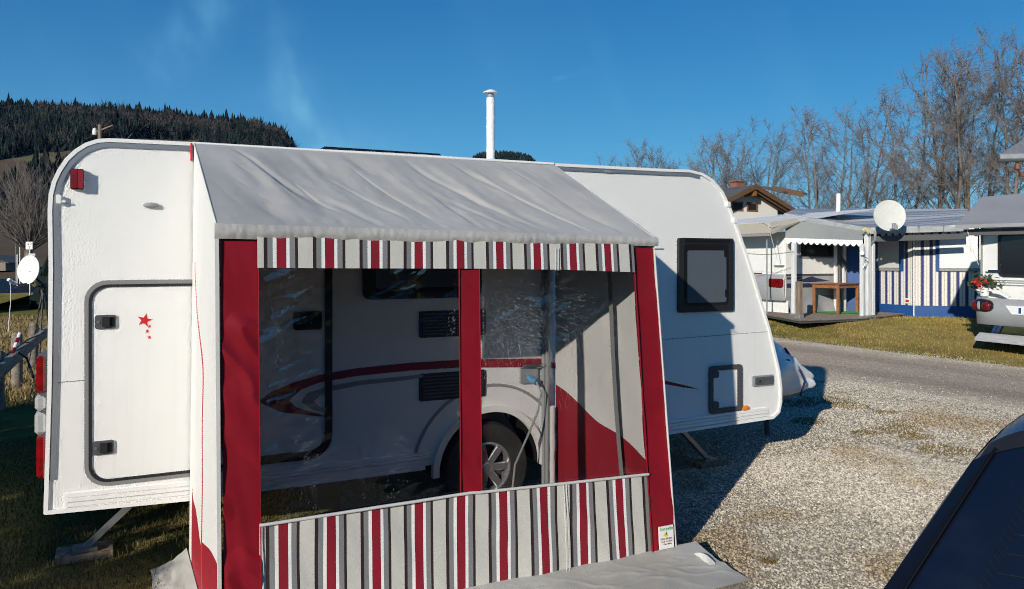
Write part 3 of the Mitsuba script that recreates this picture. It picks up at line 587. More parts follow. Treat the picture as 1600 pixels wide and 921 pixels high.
add('emblem', wallext(Polygon([(sx0 + .03, sz1 - .055), (sx0 + .05, sz1 - .038), (sx0 + .062, sz1 - .05), (sx0 + .068, sz1 - .062), (sx0 + .05, sz1 - .066)]), -1.2745, -1.273), 'm_yel', st)
add('emblem', wallext(Polygon([(sx0 + .045, sz1 - .05), (sx0 + .058, sz1 - .032), (sx0 + .064, sz1 - .055)]), -1.2755, -1.2745), 'm_green', st)
wtext('Fritz Bürger', sx0 + .012, sz1 - .082, .011, -1.2735, 'm_black', st, width=W * .78)
wtext('Textil-Großhdl', sx0 + .014, sz1 - .098, .009, -1.2735, 'm_darkred', st, width=W * .78)
wtext('Garching', sx0 + .034, sz1 - .114, .009, -1.2735, 'm_black', st, width=W * .55)

# ------------------------------------------------------------------ hills and far woods
def vf(a, b): return EYE[:2] + np.asarray(b)[..., None] * FWD[:2] + np.asarray(a)[..., None] * RGT[:2]    # a metres right of, b metres ahead of the pitch
def ridge(a): return np.interp(a, [-1500, -900, -700, -544, -476, -415, -340, -272, -245, -235, -226, -204, -184, -120, -60], [60, 150, 172, 160, 160, 158, 144, 138, 131, 118, 106, 100, 92, 40, 0])
def hill_h(a, b):
    t = np.clip((b - 120) / 730, 0, 1.25); f = np.where(t < 1, t ** 1.6, 1 - (t - 1) * .8)
    aa = a * 850 / np.clip(b, 300, 900)
    return ridge(aa) * f * (1 + .10 * fb(a * .012, b * .012, 3)) - .2
na, nb = 140, 70
A_, B_ = np.meshgrid(np.linspace(-1500, -20, na), np.concatenate([np.linspace(110, 870, 56), np.linspace(900, 1300, 14)]), indexing='ij')
xy = vf(A_.ravel(), B_.ravel())
i, j = np.meshgrid(np.arange(na - 1), np.arange(nb - 1), indexing='ij'); k = (i * nb + j).ravel()
quadf = np.vstack([np.stack([k, k + nb, k + nb + 1], 1), np.stack([k, k + nb + 1, k + 1], 1)])
def slopecol(p, n, uv):
    f = fbm(p.x * .03, p.y * .03, 0., 4)
    return mix(mix((.060, .047, .034), (.095, .074, .050), f), (.098, .090, .045), smoothstep(.52, .66, fbm(p.x * .012 + 5, p.y * .012, 3., 3)))
mat('m_slope', proc(slopecol), .95, specular=.1)
add('hill', trimesh.Trimesh(np.column_stack([xy, hill_h(A_, B_).ravel()]), quadf, process=False), 'm_slope', smooth=True, label='dark wooded mountain slope behind the caravan', kind='structure')
def hill2_h(a, b): return np.maximum(186 * np.exp(-((np.abs(a + 18) / 110) ** 4)), 138 * np.exp(-((np.abs(a + 60) / 330) ** 6))) * np.clip(1 - ((b - 1500) / 350) ** 2, 0, 1) - .3
A2, B2 = np.meshgrid(np.linspace(-520, 420, na), np.linspace(1150, 1850, nb), indexing='ij')
add('far_hill', trimesh.Trimesh(np.column_stack([vf(A2.ravel(), B2.ravel()), hill2_h(A2, B2).ravel()]), quadf, process=False), 'm_slope', smooth=True, label='small wooded hilltop showing above the awning roof', kind='structure')
def conifer_template(seed, tiers=4, n=9, slim=.2):
    r = rs(seed); vs, fs, c = [], [], 0
    for t in range(tiers):
        z0 = t / tiers * .92; z1 = min(1., z0 + .42); R = slim * (1 - t / tiers * .86)
        a = np.arange(n) * 2 * math.pi / n + r.uniform(0, 1); rr = R * np.where(np.arange(n) % 2 == 0, 1, .55) * r.uniform(.75, 1.2, n)
        vs.append(np.vstack([np.stack([rr * np.cos(a), rr * np.sin(a), z0 + r.uniform(-.04, .04, n)], 1), [[0, 0, z1]]]))
        fs += [[c + q, c + (q + 1) % n, c + n] for q in range(n)]; c += n + 1
    return np.vstack(vs), np.array(fs)
def scatter(tpls, pos, hs, seed, wid=(.8, 1.3)):
    r = rs(seed); vs, fs, c = [], [], 0; which = r.randint(len(tpls), size=len(pos))
    for t, (v, f) in enumerate(tpls):
        s = np.where(which == t)[0]; n = len(s)
        if not n: continue
        an = r.uniform(0, 6.3, n); w = r.uniform(*wid, n) * hs[s]; ca, sa = np.cos(an)[:, None], np.sin(an)[:, None]
        x = (v[None, :, 0] * ca - v[None, :, 1] * sa) * w[:, None] + pos[s, :1]; y = (v[None, :, 0] * sa + v[None, :, 1] * ca) * w[:, None] + pos[s, 1:2]; z = v[None, :, 2] * hs[s][:, None] + pos[s, 2:3]
        vs.append(np.stack([x, y, z], -1).reshape(-1, 3)); fs.append((f[None] + (np.arange(n) * len(v))[:, None, None]).reshape(-1, 3) + c); c += n * len(v)
    return trimesh.Trimesh(np.vstack(vs), np.vstack(fs), process=False)
r = rs(5); n = 12500
b = 240 + 640 * r.uniform(0, 1, n) ** .75; a = (r.uniform(-160, 560, n) - 800) / 1250 * b
mead = np.zeros(n, bool)
for ca, cb, ra, rb in ((-322, 525, 44, 85), (-280, 430, 30, 80), (-300, 655, 34, 75), (-430, 600, 25, 20), (-245, 330, 20, 40)): mead |= ((a - ca) / ra) ** 2 + ((b - cb) / rb) ** 2 < 1 + .8 * fb(a * .05, b * .05, 8)
dec = (fb(a * .015, b * .015, 31) > .13) | (r.uniform(0, 1, n) < .11) | ((b < 400) & (fb(a * .02, b * .02, 33) > -.05))
ok = ~mead & (b > 300 + 60 * fb(a * .02, b * .02, 9))
z = hill_h(a, b); pos = np.column_stack([vf(a, b), z - .5]); hs = r.uniform(7, 16.5, n) * (1 + .7 * fb(a * .02, b * .02, 12)) * np.where(r.uniform(0, 1, n) < .06, 1.35, 1)
scene['m_conifer'] = pr(proc(lambda p, n, uv: mix((.005, .011, .011), (.028, .042, .034), cell_rand(p.x * .14, p.y * .14, 0.) ** 2) * (.7 + .6 * noise(p.x * .6, p.y * .6, p.z * .6))), .9, specular=.1)
mat('m_barewood', proc(lambda p, n, uv: mix((.032, .029, .030), (.10, .088, .080), noise(p.x * .25, p.y * .25, p.z * .4))), .95, specular=.05)
con = [conifer_template(s, 5, 10, .19 + .035 * (s % 3)) for s in range(6)]
s = ok & ~dec
add('conifer_forest', scatter(con, pos[s], hs[s], 1), 'm_conifer', label='dense dark conifer forest covering the mountain', category='forest', kind='stuff')
def puff(seed):      # a leafless crown seen from afar: many thin upright shards round a stem
    r = rs(seed); vs, fs = [], []
    for q in range(34):
        c = r.normal(0, .14, 3) * [1, 1, 1] + [0, 0, .6]; d = np.array([c[0] * 1.6, c[1] * 1.6, .25 + r.uniform(0, .2)]); a = r.uniform(0, 6.3); w = .03 * np.array([math.cos(a), math.sin(a), 0])
        k = len(vs); vs += [c - w - d * .4, c + w - d * .4, c + d * .6]; fs.append([k, k + 1, k + 2])
    k = len(vs); vs += [[-.018, 0, 0], [.018, 0, 0], [0, 0, .7], [0, -.018, 0], [0, .018, 0]]; fs += [[k, k + 1, k + 2], [k + 3, k + 4, k + 2]]
    return np.array(vs), np.array(fs)
s = ok & dec
add('bare_forest', scatter([puff(q) for q in range(6)], pos[s], hs[s] * .9, 2, (.9, 1.4)), 'm_barewood', label='grey brown leafless trees mixed into the lower mountain forest', category='forest', kind='stuff')
n = 3200; b = r.uniform(1330, 1530, n); a = np.where(np.arange(n) < 1000, r.uniform(-135, 100, n), r.uniform(-400, 300, n))
add('far_forest', scatter(con, np.column_stack([vf(a, b), hill2_h(a, b) - .5]), r.uniform(11, 19, n), 3), 'm_conifer', label='conifers on the small far hilltop above the awning', category='forest', kind='stuff')

# ------------------------------------------------------------------ bare trees
def bare_tree(seed, h, spread=.26, leaders=1, start=.22, dens=1., up=.75, r0=None):
    r = rs(seed); trunk, crown = [], []
    r0 = r0 or h * .011
    def branch(o, d, L, rad, n, curl, lift):
        p = [np.array(o)]; d = np.array(d, float)
        for _ in range(n - 1):
            d = d + r.normal(0, curl, 3) + [0, 0, lift]; d /= np.linalg.norm(d); p.append(p[-1] + d * L / (n - 1))
        return np.array(p)
    lead = []
    for q in range(leaders):
        a = r.uniform(0, 6.3); tilt = 0.02 if leaders == 1 else r.uniform(.06, .2)
        o = np.array([r.normal(0, .12), r.normal(0, .12), 0]) * (leaders > 1)
        hh = h * (1 if q == 0 else r.uniform(.80, .99)); t = branch(o, [tilt * math.cos(a), tilt * math.sin(a), 1], hh, r0, 12, .05, .05)
        rr = r0 * (1 - np.linspace(0, 1, 12) * .9); trunk.append(tube(t, np.maximum(rr, .02), 6)); lead.append((t, hh, rr))
    for t, hh, rr in lead:
        nb_ = int(28 * dens)
        for q in range(nb_):
            f = start + (1 - start) * (q + r.uniform(0, 1)) / nb_; f = min(f, .985)
            x = f * 11; i0 = int(x); o = t[i0] + (t[min(i0 + 1, 11)] - t[i0]) * (x - i0); a = r.uniform(0, 6.3)
            L = h * spread * (1.12 - f) ** .5 * r.uniform(.6, 1.15); inc = up * (.7 + .7 * f)
            br = branch(o, [math.cos(a), math.sin(a), inc], L, 0, 7, .13, .10)
            w0 = max(.014, rr[min(i0, 11)] * .42); crown.append(tube(br, np.linspace(w0, .011, 7), 4, False))
            for s in range(max(3, int(L * 4.4))):
                g = r.uniform(.2, 1.); x2 = g * 6; k0 = min(int(x2), 5); o2 = br[k0] + (br[k0 + 1] - br[k0]) * (x2 - k0); dd = br[k0 + 1] - br[k0]; dd /= np.linalg.norm(dd)
                d2 = dd + r.normal(0, .6, 3) + [0, 0, .15]; L2 = L * (.22 + .28 * (1 - g)) * r.uniform(.6, 1.3)
                b2 = branch(o2, d2 / np.linalg.norm(d2), L2, 0, 4, .2, .08); crown.append(tube(b2, np.linspace(.016, .012, 4), 3, False))
                for s3 in range(r.randint(2, 6)):
                    o3 = b2[r.randint(1, 4)]; d3 = (b2[-1] - b2[0]) / (L2 + 1e-6) + r.normal(0, .7, 3); d3 /= np.linalg.norm(d3); L3 = r.uniform(.28, .70)
                    e3 = o3 + d3 * L3; crown.append(tube([o3, (o3 + e3) / 2 + r.normal(0, .03, 3), e3], [.0095, .0085, .0075], 3, False))
                    if r.uniform() < .35:
                        u_ = r.normal(0, .035, (4, 3)); crown.append((e3 + u_, np.array([[0, 1, 2], [0, 2, 3], [0, 3, 1], [1, 3, 2]])))
    return mikit.ply(cat(*trunk), 'm_bark', True), mikit.ply(cat(*crown), 'm_twig', False)
TREES = [bare_tree(1, 14, .31, 1, .24, .95, 1.0), bare_tree(2, 14, .34, 2, .24, .55, .9), bare_tree(3, 14, .36, 3, .24, .42, .8), bare_tree(4, 13, .38, 4, .2, .38, .75), bare_tree(5, 14, .36, 1, .26, .9, .8)]
def put(var, pos, s, rot, label, group='bare trees behind the far pitches', name='bare_tree'):
    k = thing(name, label, 'tree', group); M = T().translate(list(map(float, pos))).rotate([0, 0, 1], float(rot)).scale([s, s, s])
    scene[k + '__trunk'] = {**TREES[var][0], 'to_world': M}; scene[k + '__crown'] = {**TREES[var][1], 'to_world': M}
ROW = [(965, 243, 118, 3, 'tiny bare treetop at the left end of the row, just above the caravan roof'), (1012, 234, 108, 3, 'low bare treetop above the caravan roof, second from the left'), (1048, 236, 106, 2, 'low bare treetop above the caravan roof beside its rounded front'),
       (1122, 214, 76, 3, 'bare tree above the left end of the chalet roof, beside the caravan front'), (1150, 206, 74, 2, 'bare tree with many stems straight above the chalet chimney'), (1192, 210, 75, 3, 'bare spreading tree above the chalet gable peak'), 
       (1258, 190, 66, 0, 'thin bare tree right of the chalet roof'), (1290, 164, 60, 1, 'forked bare tree left of the white roof pipe, taller than the chalet trees'), (1335, 162, 60, 2, 'bare tree with spreading limbs behind the white roof pipe'), 
       (1414, 130, 56, 1, 'bare tree with paired trunks above the white satellite dish'), (1465, 120, 52, 4, 'bare tree in the gap left of the tallest cluster'), (1487, 78, 49, 1, 'tall bare tree with the darkest trunk of the cluster, left side'), (1507, 92, 50, 0, 'slim tall bare tree in the middle of the tall cluster'),
       (1522, 84, 49, 2, 'tall bare tree with pale spreading limbs right in the tall cluster'), (1563, 76, 46, 0, 'tall straight bare tree whose trunk passes the corner of the dark eaves'), (1592, 48, 45, 2, 'tallest bare tree at the right edge of the photo'), (1640, 60, 46, 1, 'bare tree half outside the right edge of the photo'),
       (1390, 265, 70, 3, 'low bushy bare tree behind the satellite dish')]
r = rs(77)
for q, (px, py, Z, var, lab) in enumerate(ROW):
    h = 1.865 + (405 - py) / 1250 * Z - .3; p = P(px, 405, Z); p[2] = .25; put(var, p, h / (14 if var != 3 else 12.6), r.uniform(0, 360), lab)
def shrub(seed, n, rad, h):
    r = rs(seed); ms = []
    for _ in range(n):
        a, q = r.uniform(0, 6.3), r.uniform(0, 1) ** .5; o = np.array([rad * .6 * q * math.cos(a), rad * .6 * q * math.sin(a), 0]); d = np.array([math.cos(a) * q * .6, math.sin(a) * q * .6, 1]) + r.normal(0, .15, 3); L = h * r.uniform(.6, 1.05)
        p = np.array([o, o + d * L * .35, o + d * L * .7 + r.normal(0, .08, 3), o + d * L + r.normal(0, .15, 3)]); ms.append(tube(p, [.018, .014, .010, .006], 3, False))
        for _ in range(9):
            f = r.uniform(.3, 1); k0 = min(int(f * 3), 2); o2 = p[k0] + (p[k0 + 1] - p[k0]) * (f * 3 - k0); e = o2 + (d / np.linalg.norm(d) + r.normal(0, .6, 3)) * r.uniform(.2, .5) * h * .3
            ms.append(tube([o2, (o2 + e) / 2 + r.normal(0, .03, 3), e], [.008, .007, .005], 3, False))
    return cat(*ms)
mat('m_redtwig', (.12, .068, .048), .9); mat('m_straw', (.26, .19, .11), .9)
SH = [mikit.ply(shrub(q, 70, 1.6, 2.6), 'm_redtwig') for q in range(2)]
for q, px in enumerate((1236, 1258, 1278, 1298, 1318, 1338, 1358, 1382, 1408, 1432, 1456, 1478, 1500, 1524, 1546)):
    k = thing('bare_shrub', 'reddish leafless shrub in the hedge line under the row of bare trees', 'shrub', 'leafless shrubs under the bare trees')
    p = P(px, 405, 42 + (q % 3)); p[2] = .3
    scene[k + '__twigs'] = {**SH[q % 2], 'to_world': T().translate(p.tolist()).rotate([0, 0, 1], 47. * q).scale([1.1, 1.1, .80 + .12 * (q % 4)])}

# ------------------------------------------------------------------ left background
p = P(45, 405, 60.); p[2] = 0
TREES.append((mikit.ply(tube([[0, 0, 0], [.05, 0, 1.2], [0, .05, 2.6]], [.34, .27, .25], 10), 'm_bark', True), None))
def pollard(seed):
    r = rs(seed); ms = []
    for _ in range(150):
        a = r.uniform(0, 6.3); e = r.uniform(.0, 1.15); d = np.array([math.cos(a) * math.sin(e), math.sin(a) * math.sin(e), math.cos(e) * 1.15]); o = np.array([0, 0, 2.3 + r.uniform(0, .5)]); L = r.uniform(2.6, 4.9)
        p = np.array([o, o + d * L * .33, o + d * L * .66 + [0, 0, .15] + r.normal(0, .1, 3), o + d * L + [0, 0, .45] + r.normal(0, .2, 3)]); ms.append(tube(p, [.05, .035, .022, .012], 3, False))
        for _ in range(9):
            f = r.uniform(.35, 1); k0 = min(int(f * 3), 2); o2 = p[k0] + (p[k0 + 1] - p[k0]) * (f * 3 - k0); e2 = o2 + (d + r.normal(0, .45, 3) + [0, 0, .2]) * r.uniform(.4, 1.1); ms.append(tube([o2, e2], [.016, .010], 3, False))
    return cat(*ms)
k = thing('pollard_tree', 'brown leafless tree with a dense upright brush of twigs beside the caravan rear edge', 'tree')
M = T().translate(p.tolist()); scene[k + '__trunk'] = {**TREES[-1][0], 'to_world': M}; scene[k + '__crown'] = {**mikit.ply(pollard(6), 'm_straw' if 0 else 'm_twig'), 'to_world': M}
k = thing('evergreen_bush', 'dark evergreen bush against the left edge of the caravan', 'bush')
p = P(78, 405, 30.); p[2] = 0
add('foliage', scatter(con, np.array([[0, 0, .1], [.25, .1, 0], [-.2, .2, 0], [.1, -.3, 0.]]) + p, np.array([2.1, 1.8, 1.7, 1.5]), 4, (1.2, 1.6)), 'm_conifer', k); add('stem', tube([p, p + [0, 0, 1.]], .05, 6), 'm_bark', k)
add('stream', cat((np.array([[*vf(np.array(a_), np.array(b_)), .015] for a_, b_ in ((-60, 34), (-22.8, 38), (-24, 42), (-33, 55), (-46, 76), (-90, 76))]), np.array([[0, 1, 2], [0, 2, 3], [0, 3, 5], [3, 4, 5]]))), mat('m_stream', (.006, .008, .014), .45, specular=.25, bump=lambda p, n, uv: fbm(p.x * 1.3, p.y * 1.3, 0., 3), bscale=.25), label='dark blue shaded stream left of the fence', kind='structure')
def bankf(u, v):
    a_ = -70 + 52 * u; b_ = 24 + 14 * v + 2 * fb(u * 8, v * 3, 3); q = vf(a_, b_); return np.column_stack([q, .55 * np.sin(math.pi * np.clip(v, 0, 1)) * (1 + .8 * fb(u * 12, v * 4, 5)) - .05])
add('stream_bank', sheet(bankf, 60, 20)[0], 'm_field', smooth=True, label='low dry bank in front of the stream', kind='structure')
def bankg(u, v):
    a_ = -110 + 90 * u; b_ = 78 + 30 * v; q = vf(a_, b_); return np.column_stack([q, 2.0 * v * (1 + .6 * fb(u * 14, v * 4, 6)) - .05])
add('far_bank', sheet(bankg, 60, 16)[0], 'm_slope', smooth=True, label='brown bank rising behind the stream', kind='structure')
# poles, sign, far bits
def post(name, px, py, Z, r_, m, label, cat_, z0=0., group=None):
    p = P(px, py, Z); k = thing(name, label, cat_, group); add('shaft', tube([[p[0], p[1], z0], p], r_, 8), m, k, smooth=40); return k, p
k, p = post('utility_pole', 156, 195, 38., .085, 'm_postwood', 'wooden utility pole top rising over the rounded rear of the caravan', 'pole')
add('insulator', xf(lathe([(0, 0), (.09, .0), (.11, .1), (.08, .3), (0, .34)], 12), frame(P(148, 211, 38.), [1, 0, 0], [0, 1, 0], [0, 0, 1])), 'm_whitepl', k); add('crossarm', bar(P(146, 208, 38.), P(176, 196, 38.), .05, .05), 'm_postwood', k)
k = thing('post_sign', 'small white sign with the numbers 10 and 2 on a post behind the satellite dish', 'sign'); p = P(47, 384, 30.)
add('post', tube([[p[0], p[1], 0], p], .03, 8), 'm_galv', k)
F3 = lambda o: frame(o, RGT, [0, 0, 1], -FWD)
add('plate', xf(box(-.125, .125, -.14, .14, 0, .012), F3(p - FWD * .05)), 'm_whitepl', k)
for t_, dy in (('10', .02), ('2', -.115)):
    m = meshkit.text_mesh(t_, .095, .002, True); m.vertices[:, 0] -= m.extents[0] / 2; m.vertices[:, 1] += dy; m.vertices[:, 2] += .0125; add('digits', xf(m, F3(p - FWD * .05)), 'm_black', k)
for q, (px, py, Z, m_, lab) in enumerate(((31, 369, 60., 'm_whitepl', 'thin white mast standing left of the small number sign'), (25, 378, 62., 'm_oldwood', 'thin grey mast left of the white mast'), (39, 388, 62., 'm_oldwood', 'short dark stake between the white mast and the number sign'), (27, 398, 55., 'm_whitepl', 'short white stake under the thin masts'))):
    post('mast', px, py, Z, .032, m_, lab, 'mast')
k = thing('boat_shed', 'low dark shed roof at the left edge behind the stream', 'shed'); p = P(-12, 405, 85.); p[2] = .6
Mb = frame(p, RGT, FWD, [0, 0, 1]); add('wall', xf(box(-3, 1.4, 0, 4, 0, .9), Mb), 'm_oldwood', k); add('roof', xf(ext(Polygon([(-3.4, .9), (-.8, 1.7), (1.9, .9), (1.9, .8), (-.8, 1.58), (-3.4, .8)]), 4.6), Mb @ frame([0, 4.3, 0], [1, 0, 0], [0, 0, 1], [0, -1, 0])), 'm_rooftile', k)
for q in range(7):
    p = P(62 + q * 3.0, 405, 34.); k = thing('stake', 'grey wooden stake of the paling beside the caravan rear edge', 'fence stake', 'stakes of the far paling'); add('shaft', bar([p[0], p[1], 0], [p[0], p[1], 1.0], .05, .05), 'm_oldwood', k)
# near fence
fa, fbb = flat(-14, 592, .55), flat(79, 512, .60)
k = thing('wooden_fence', 'weathered wooden rail fence running behind the caravan on the left', 'fence')
add('rail', bar(fa, fbb, .06, .15), 'm_oldwood', k)
dirf = (fbb - fa)[:2] / np.linalg.norm((fbb - fa)[:2]); nrm = np.array([-dirf[1], dirf[0]])
for px, hh in ((-6, .78), (10, .74), (38, .80), (62, .78)):
    q = flat(px, 405 + (592 - 405) * 1.0 if 0 else (592 - (px + 14) * 80 / 93), .55); o = q[:2] + nrm * .09
    add('post', tube([[*o, -.05], [*o, hh - .04], [*o, hh]], [.075, .072, .055], 10), 'm_oldwood', k, smooth=40)
tag(add('wire_cable', cat(tube([P(-5, 545, 10.5), P(12, 556, 10.5), P(30, 552, 10.6), P(42, 560, 10.8), P(52, 590, 10.5)], .016, 5), tube([P(-5, 566, 9.8), P(20, 548, 10.6), P(45, 530, 11.8), P(70, 520, 12.8)], .012, 5)), 'm_black'), 'black cables slung along the wooden fence', 'cable')
k = thing('marker_stick', 'red and white striped stick leaning at the wooden fence', 'stick')
a, b = P(20, 552, 10.4), P(31, 521, 10.6)
for q in range(4): add('band', tube([a + (b - a) * q / 4, a + (b - a) * (q + 1) / 4], .022, 8), ('m_redlens', 'm_whitepl')[q % 2], k)
# satellite dish on a tripod
def dish(par, c, nrm_, R, mt, ell=1.0):
    n_ = np.array(nrm_, float); n_ /= np.linalg.norm(n_); sx = np.cross([0, 0, 1.], n_); sx /= np.linalg.norm(sx); up_ = np.cross(n_, sx); M = frame(c, sx, up_ * ell, n_)
    prof = [(0, 0)] + [(R * t, .16 * R * t * t) for t in np.linspace(.1, 1, 9)] + [(R * 1.01, .16 * R + .004), (R * 1.01, .16 * R - .012), (R * .9, .16 * R * .81 - .014), (R * .5, .04 * R - .014), (0, -.014)]
    add('reflector', xf(lathe(prof, 40), M), mt, par, smooth=50); return n_, sx, up_
k = thing('satellite_dish', 'white satellite dish on a black tripod left of the caravan', 'satellite dish')
c = P(47, 422, 13.5); n_, sx, up_ = dish(k, c, -FWD * .82 - RGT * .22 + np.array([0, 0, .12]), .222, 'm_whitepl', 1.1)
t0 = P(68, 450, 13.7); add('arm', tube([c - up_ * .23 + n_ * .02, c - up_ * .27 + n_ * .2, c - up_ * .24 + n_ * .30], .011, 6), 'm_darkgrey', k)
add('feed', tube([c - up_ * .26 + n_ * .26, c - up_ * .21 + n_ * .40], .028, 10), 'm_whitepl', k); add('bracket', cat(bar(c - n_ * .03, c - n_ * .12 - up_ * .15, .06, .08), tube([c - n_ * .10 - up_ * .1, t0 + [0, 0, .05], t0 - [0, 0, .1]], .018, 8)), 'm_black', k)
add('top_clip', box(-.05, .05, -.02, .02, 0, .04).apply_translation(c + up_ * .24), 'm_whitepl', k)
add('hub', tube([t0 + [0, 0, .04], t0 - [0, 0, .09]], .05, 8), 'm_black', k)
for px, py in ((42, 520), (60, 545), (86, 528)):
    add('leg', tube([t0, flat(px, py, 0.) * .0 + np.array([*P(px, 405, 13.2)[:2], .02])], .014, 6), 'm_black', k)
add('cable', tube([c - up_ * .24 + n_ * .36, c - up_ * .35 + n_ * .33, c - up_ * .6 + n_ * .30, c - up_ * 1.05 + n_ * .28], .007, 5), 'm_whitepl', k)
# hedge outside the frame, whose shade lies over the rear corner of the pitch
r = rs(9); n = 9000
o = np.column_stack([r.uniform(-6.2, -4.8, n), r.uniform(-8.4, 3.2, n), r.uniform(.1, 1, n) ** .8]); o[:, 2] *= 2.05 + .5 * (fb(o[:, 1] * .8, o[:, 1] * .3, 3)) + np.interp(o[:, 1], [-8, -5, -3.8, 3], [-.7, -.35, .30, .3])
d1, d2 = r.normal(0, .06, (n, 3)), r.normal(0, .06, (n, 3)); v = np.stack([o - d1, o + d1, o + d2 * 1.3, o - d2 * 1.3], 1).reshape(-1, 3)
k = thing('hedge', 'leafy green hedge along the left side of the pitch', 'hedge'); add('foliage', trimesh.Trimesh(v, (np.array([[0, 2, 1], [0, 1, 3]])[None] + (np.arange(n) * 4)[:, None, None]).reshape(-1, 3), process=False), 'm_leaf', k)
add('stems', cat(*[tube([[-5.5 + .2 * (q % 2), -8.2 + q * .5, 0], [-5.5, -8.2 + q * .5, 1.7]], .03, 5) for q in range(23)]), 'm_bark', k)

# ------------------------------------------------------------------ far pitches
X_, Y_, Z_ = np.array([1., 0, 0]), np.array([0, 1., 0]), np.array([0, 0, 1.])
zof = lambda py, Z: 1.865 - (py - 405) / 1250 * Z
def rear_ext(poly, o, depth):     # polygon in (metres along +y, height) pushed to +x from the corner o
    return xf(ext(poly, depth), frame([o[0], o[1], 0], Y_, Z_, X_))
def side_ext(poly, o, depth):     # polygon in (metres along +x, height) on the side facing -y, standing proud by depth
    return xf(ext(poly, depth), frame([o[0], o[1], 0], X_, Z_, -Y_))
# silver caravan under the protective roof
oA = P(1228, 405, 22.); oA[2] = 0
ca = thing('silver_caravan', 'white and silver caravan under a pale protective roof across the road', 'caravan')
prof = Polygon([(0, .80), (.05, .74), (2.25, .74), (2.3, .80), (2.3, 2.5), (2.2, 2.62), (.1, 2.62), (0, 2.5)])
add('body', rear_ext(prof, oA, 5.2), 'm_white', ca)
def bump_(u, v):
    a_ = (u - .5) * math.pi * .98; y = 1.15 - 1.165 * np.sign(np.sin(a_)) * np.abs(np.sin(a_)) ** .8; zz = .72 + .72 * v; bul = (.05 + .10 * np.sin(math.pi * np.clip(v * .86 + .08, 0, 1)) ** .8) * np.abs(np.cos(a_)) ** .3 + .01
    return np.stack([oA[0] - bul, oA[1] + y, zz], 1)
add('rear_bumper', sheet(bump_, 50, 20)[0], 'm_silver', ca, smooth=True)
add('side_band', side_ext(sbox(.0, .74, 5.2, 1.40), oA, .012), 'm_silver', ca)
add('side_rail', side_ext(sbox(.0, 1.395, 5.2, 1.45), oA, .03), 'm_darkgrey', ca)
add('navy_stripe', side_ext(sbox(0.02, 1.07, 1.98, 1.19), oA, .018), 'm_navy', ca); add('navy_stripe', side_ext(Polygon([(.1, 1.23), (.5, 1.27), (.85, 1.36), (1.0, 1.38), (1.1, 1.34), (1.7, 1.24), (1.0, 1.22)]), oA, .018), 'm_navy', ca)
add('navy_stripe', side_ext(Polygon([(.02, 1.30), (.45, 1.30), (.62, 1.36), (.02, 1.36)]), oA, .018), 'm_navy', ca)
m = meshkit.text_mesh('PLATIN', .085, .004, True); m.apply_scale([.42 / m.extents[0], 1, 1]); m.vertices += [1.52, 1.085, .019]; add('lettering', xf(m, frame(oA * [1, 1, 0], X_, Z_, -Y_)), 'm_whitepl', ca)
wn = add('window', side_ext(rrect(.52, 1.92, 1.85, 2.44, .04), oA, .03), 'm_blackgloss', ca); add('frame', side_ext(rrect(.49, 1.89, 1.88, 2.47, .05).difference(rrect(.53, 1.93, 1.84, 2.43, .04)), oA, .036), 'm_midgrey', wn)
add('door_strip', side_ext(sbox(2.0, .8, 2.05, 2.5), oA, .02), 'm_midgrey', ca)
tl = add('tail_light', xf(box(-.05, .12, .0, .50, 1.07, 1.32, .035), frame([oA[0] - .13, oA[1], 0], X_, Y_, Z_)), 'm_redlens', ca); add('reflector', xf(box(-.02, .10, .9, 1.3, 1.40, 1.47, .01), frame([oA[0] - .06, oA[1], 0], X_, Y_, Z_)), 'm_redlens', ca)
add('tail_light', xf(box(-.05, .12, 1.80, 2.3, 1.07, 1.32, .035), frame([oA[0] - .13, oA[1], 0], X_, Y_, Z_)), 'm_redlens', ca)
add('handle', xf(tube([(-.30, .95, 1.1), (-.36, 1.05, 1.16), (-.36, 1.5, 1.16), (-.30, 1.6, 1.1)], .02, 6), frame([oA[0], oA[1], 0], X_, Y_, Z_)), 'm_silver', ca)
add('cover_sheet', rear_ext(sbox(.1, 1.50, 2.2, 2.34), oA - X_ * .02, .015), 'm_whitepl', ca); add('shelf', box(oA[0] - .1, oA[0], oA[1] + .05, oA[1] + .35, 1.66, 1.70), 'm_midgrey', ca)
for q in range(16): add('skirt_board', rear_ext(sbox(.02 + q * .142, .32, .152 + q * .142, .76), oA + X_ * .1, .015), 'm_whitepl', ca)
m, _ = sheet(lambda u, v: np.stack([oA[0] + .02 + 2.2 * u, oA[1] - .04 - .06 * np.sin(u * 19) * (1 - v) - .12 * (1 - v), .36 + .46 * v], 1), 60, 8); add('grey_skirt', m, 'm_tarpdark', ca, smooth=True)
wl = P(1228, 405, 22.)
# protective roof over it
pa = thing('protective_roof', 'pale grey protective roof with a curved eave over the silver caravan', 'canopy')
def proof(u, v):
    y = oA[1] - .35 + 3.3 * u; s = np.clip(v, 0, 1); x = oA[0] - .85 + 4.5 * s; zz = 2.86 + .50 * s ** .8 - .16 * np.exp(-(u / .07) ** 2) * (1 - s) + .015 * fb(u * 5, v * 7, 3)
    return np.stack([x, y, zz], 1)
add('roof_sheet', sheet(proof, 40, 30)[0], 'm_tarp', pa, smooth=True)
add('fascia', box(oA[0] - .80, oA[0] - .78, oA[1] - .25, oA[1] + 2.9, 2.56, 2.84), 'm_beige', pa); add('gutter', box(oA[0] - .84, oA[0] - .76, oA[1] - .2, oA[1] + 2.9, 2.48, 2.55, .01), 'm_midgrey', pa)
m = meshkit.text_mesh('mobility', .14, .004, True); m.apply_scale([.75 / m.extents[0], 1, 1]); m.vertices += [0, 0, .002]; add('lettering', xf(m, frame([oA[0] - .80, oA[1] + 2.3, 2.68], -Y_, Z_, -X_)), 'm_black', pa)
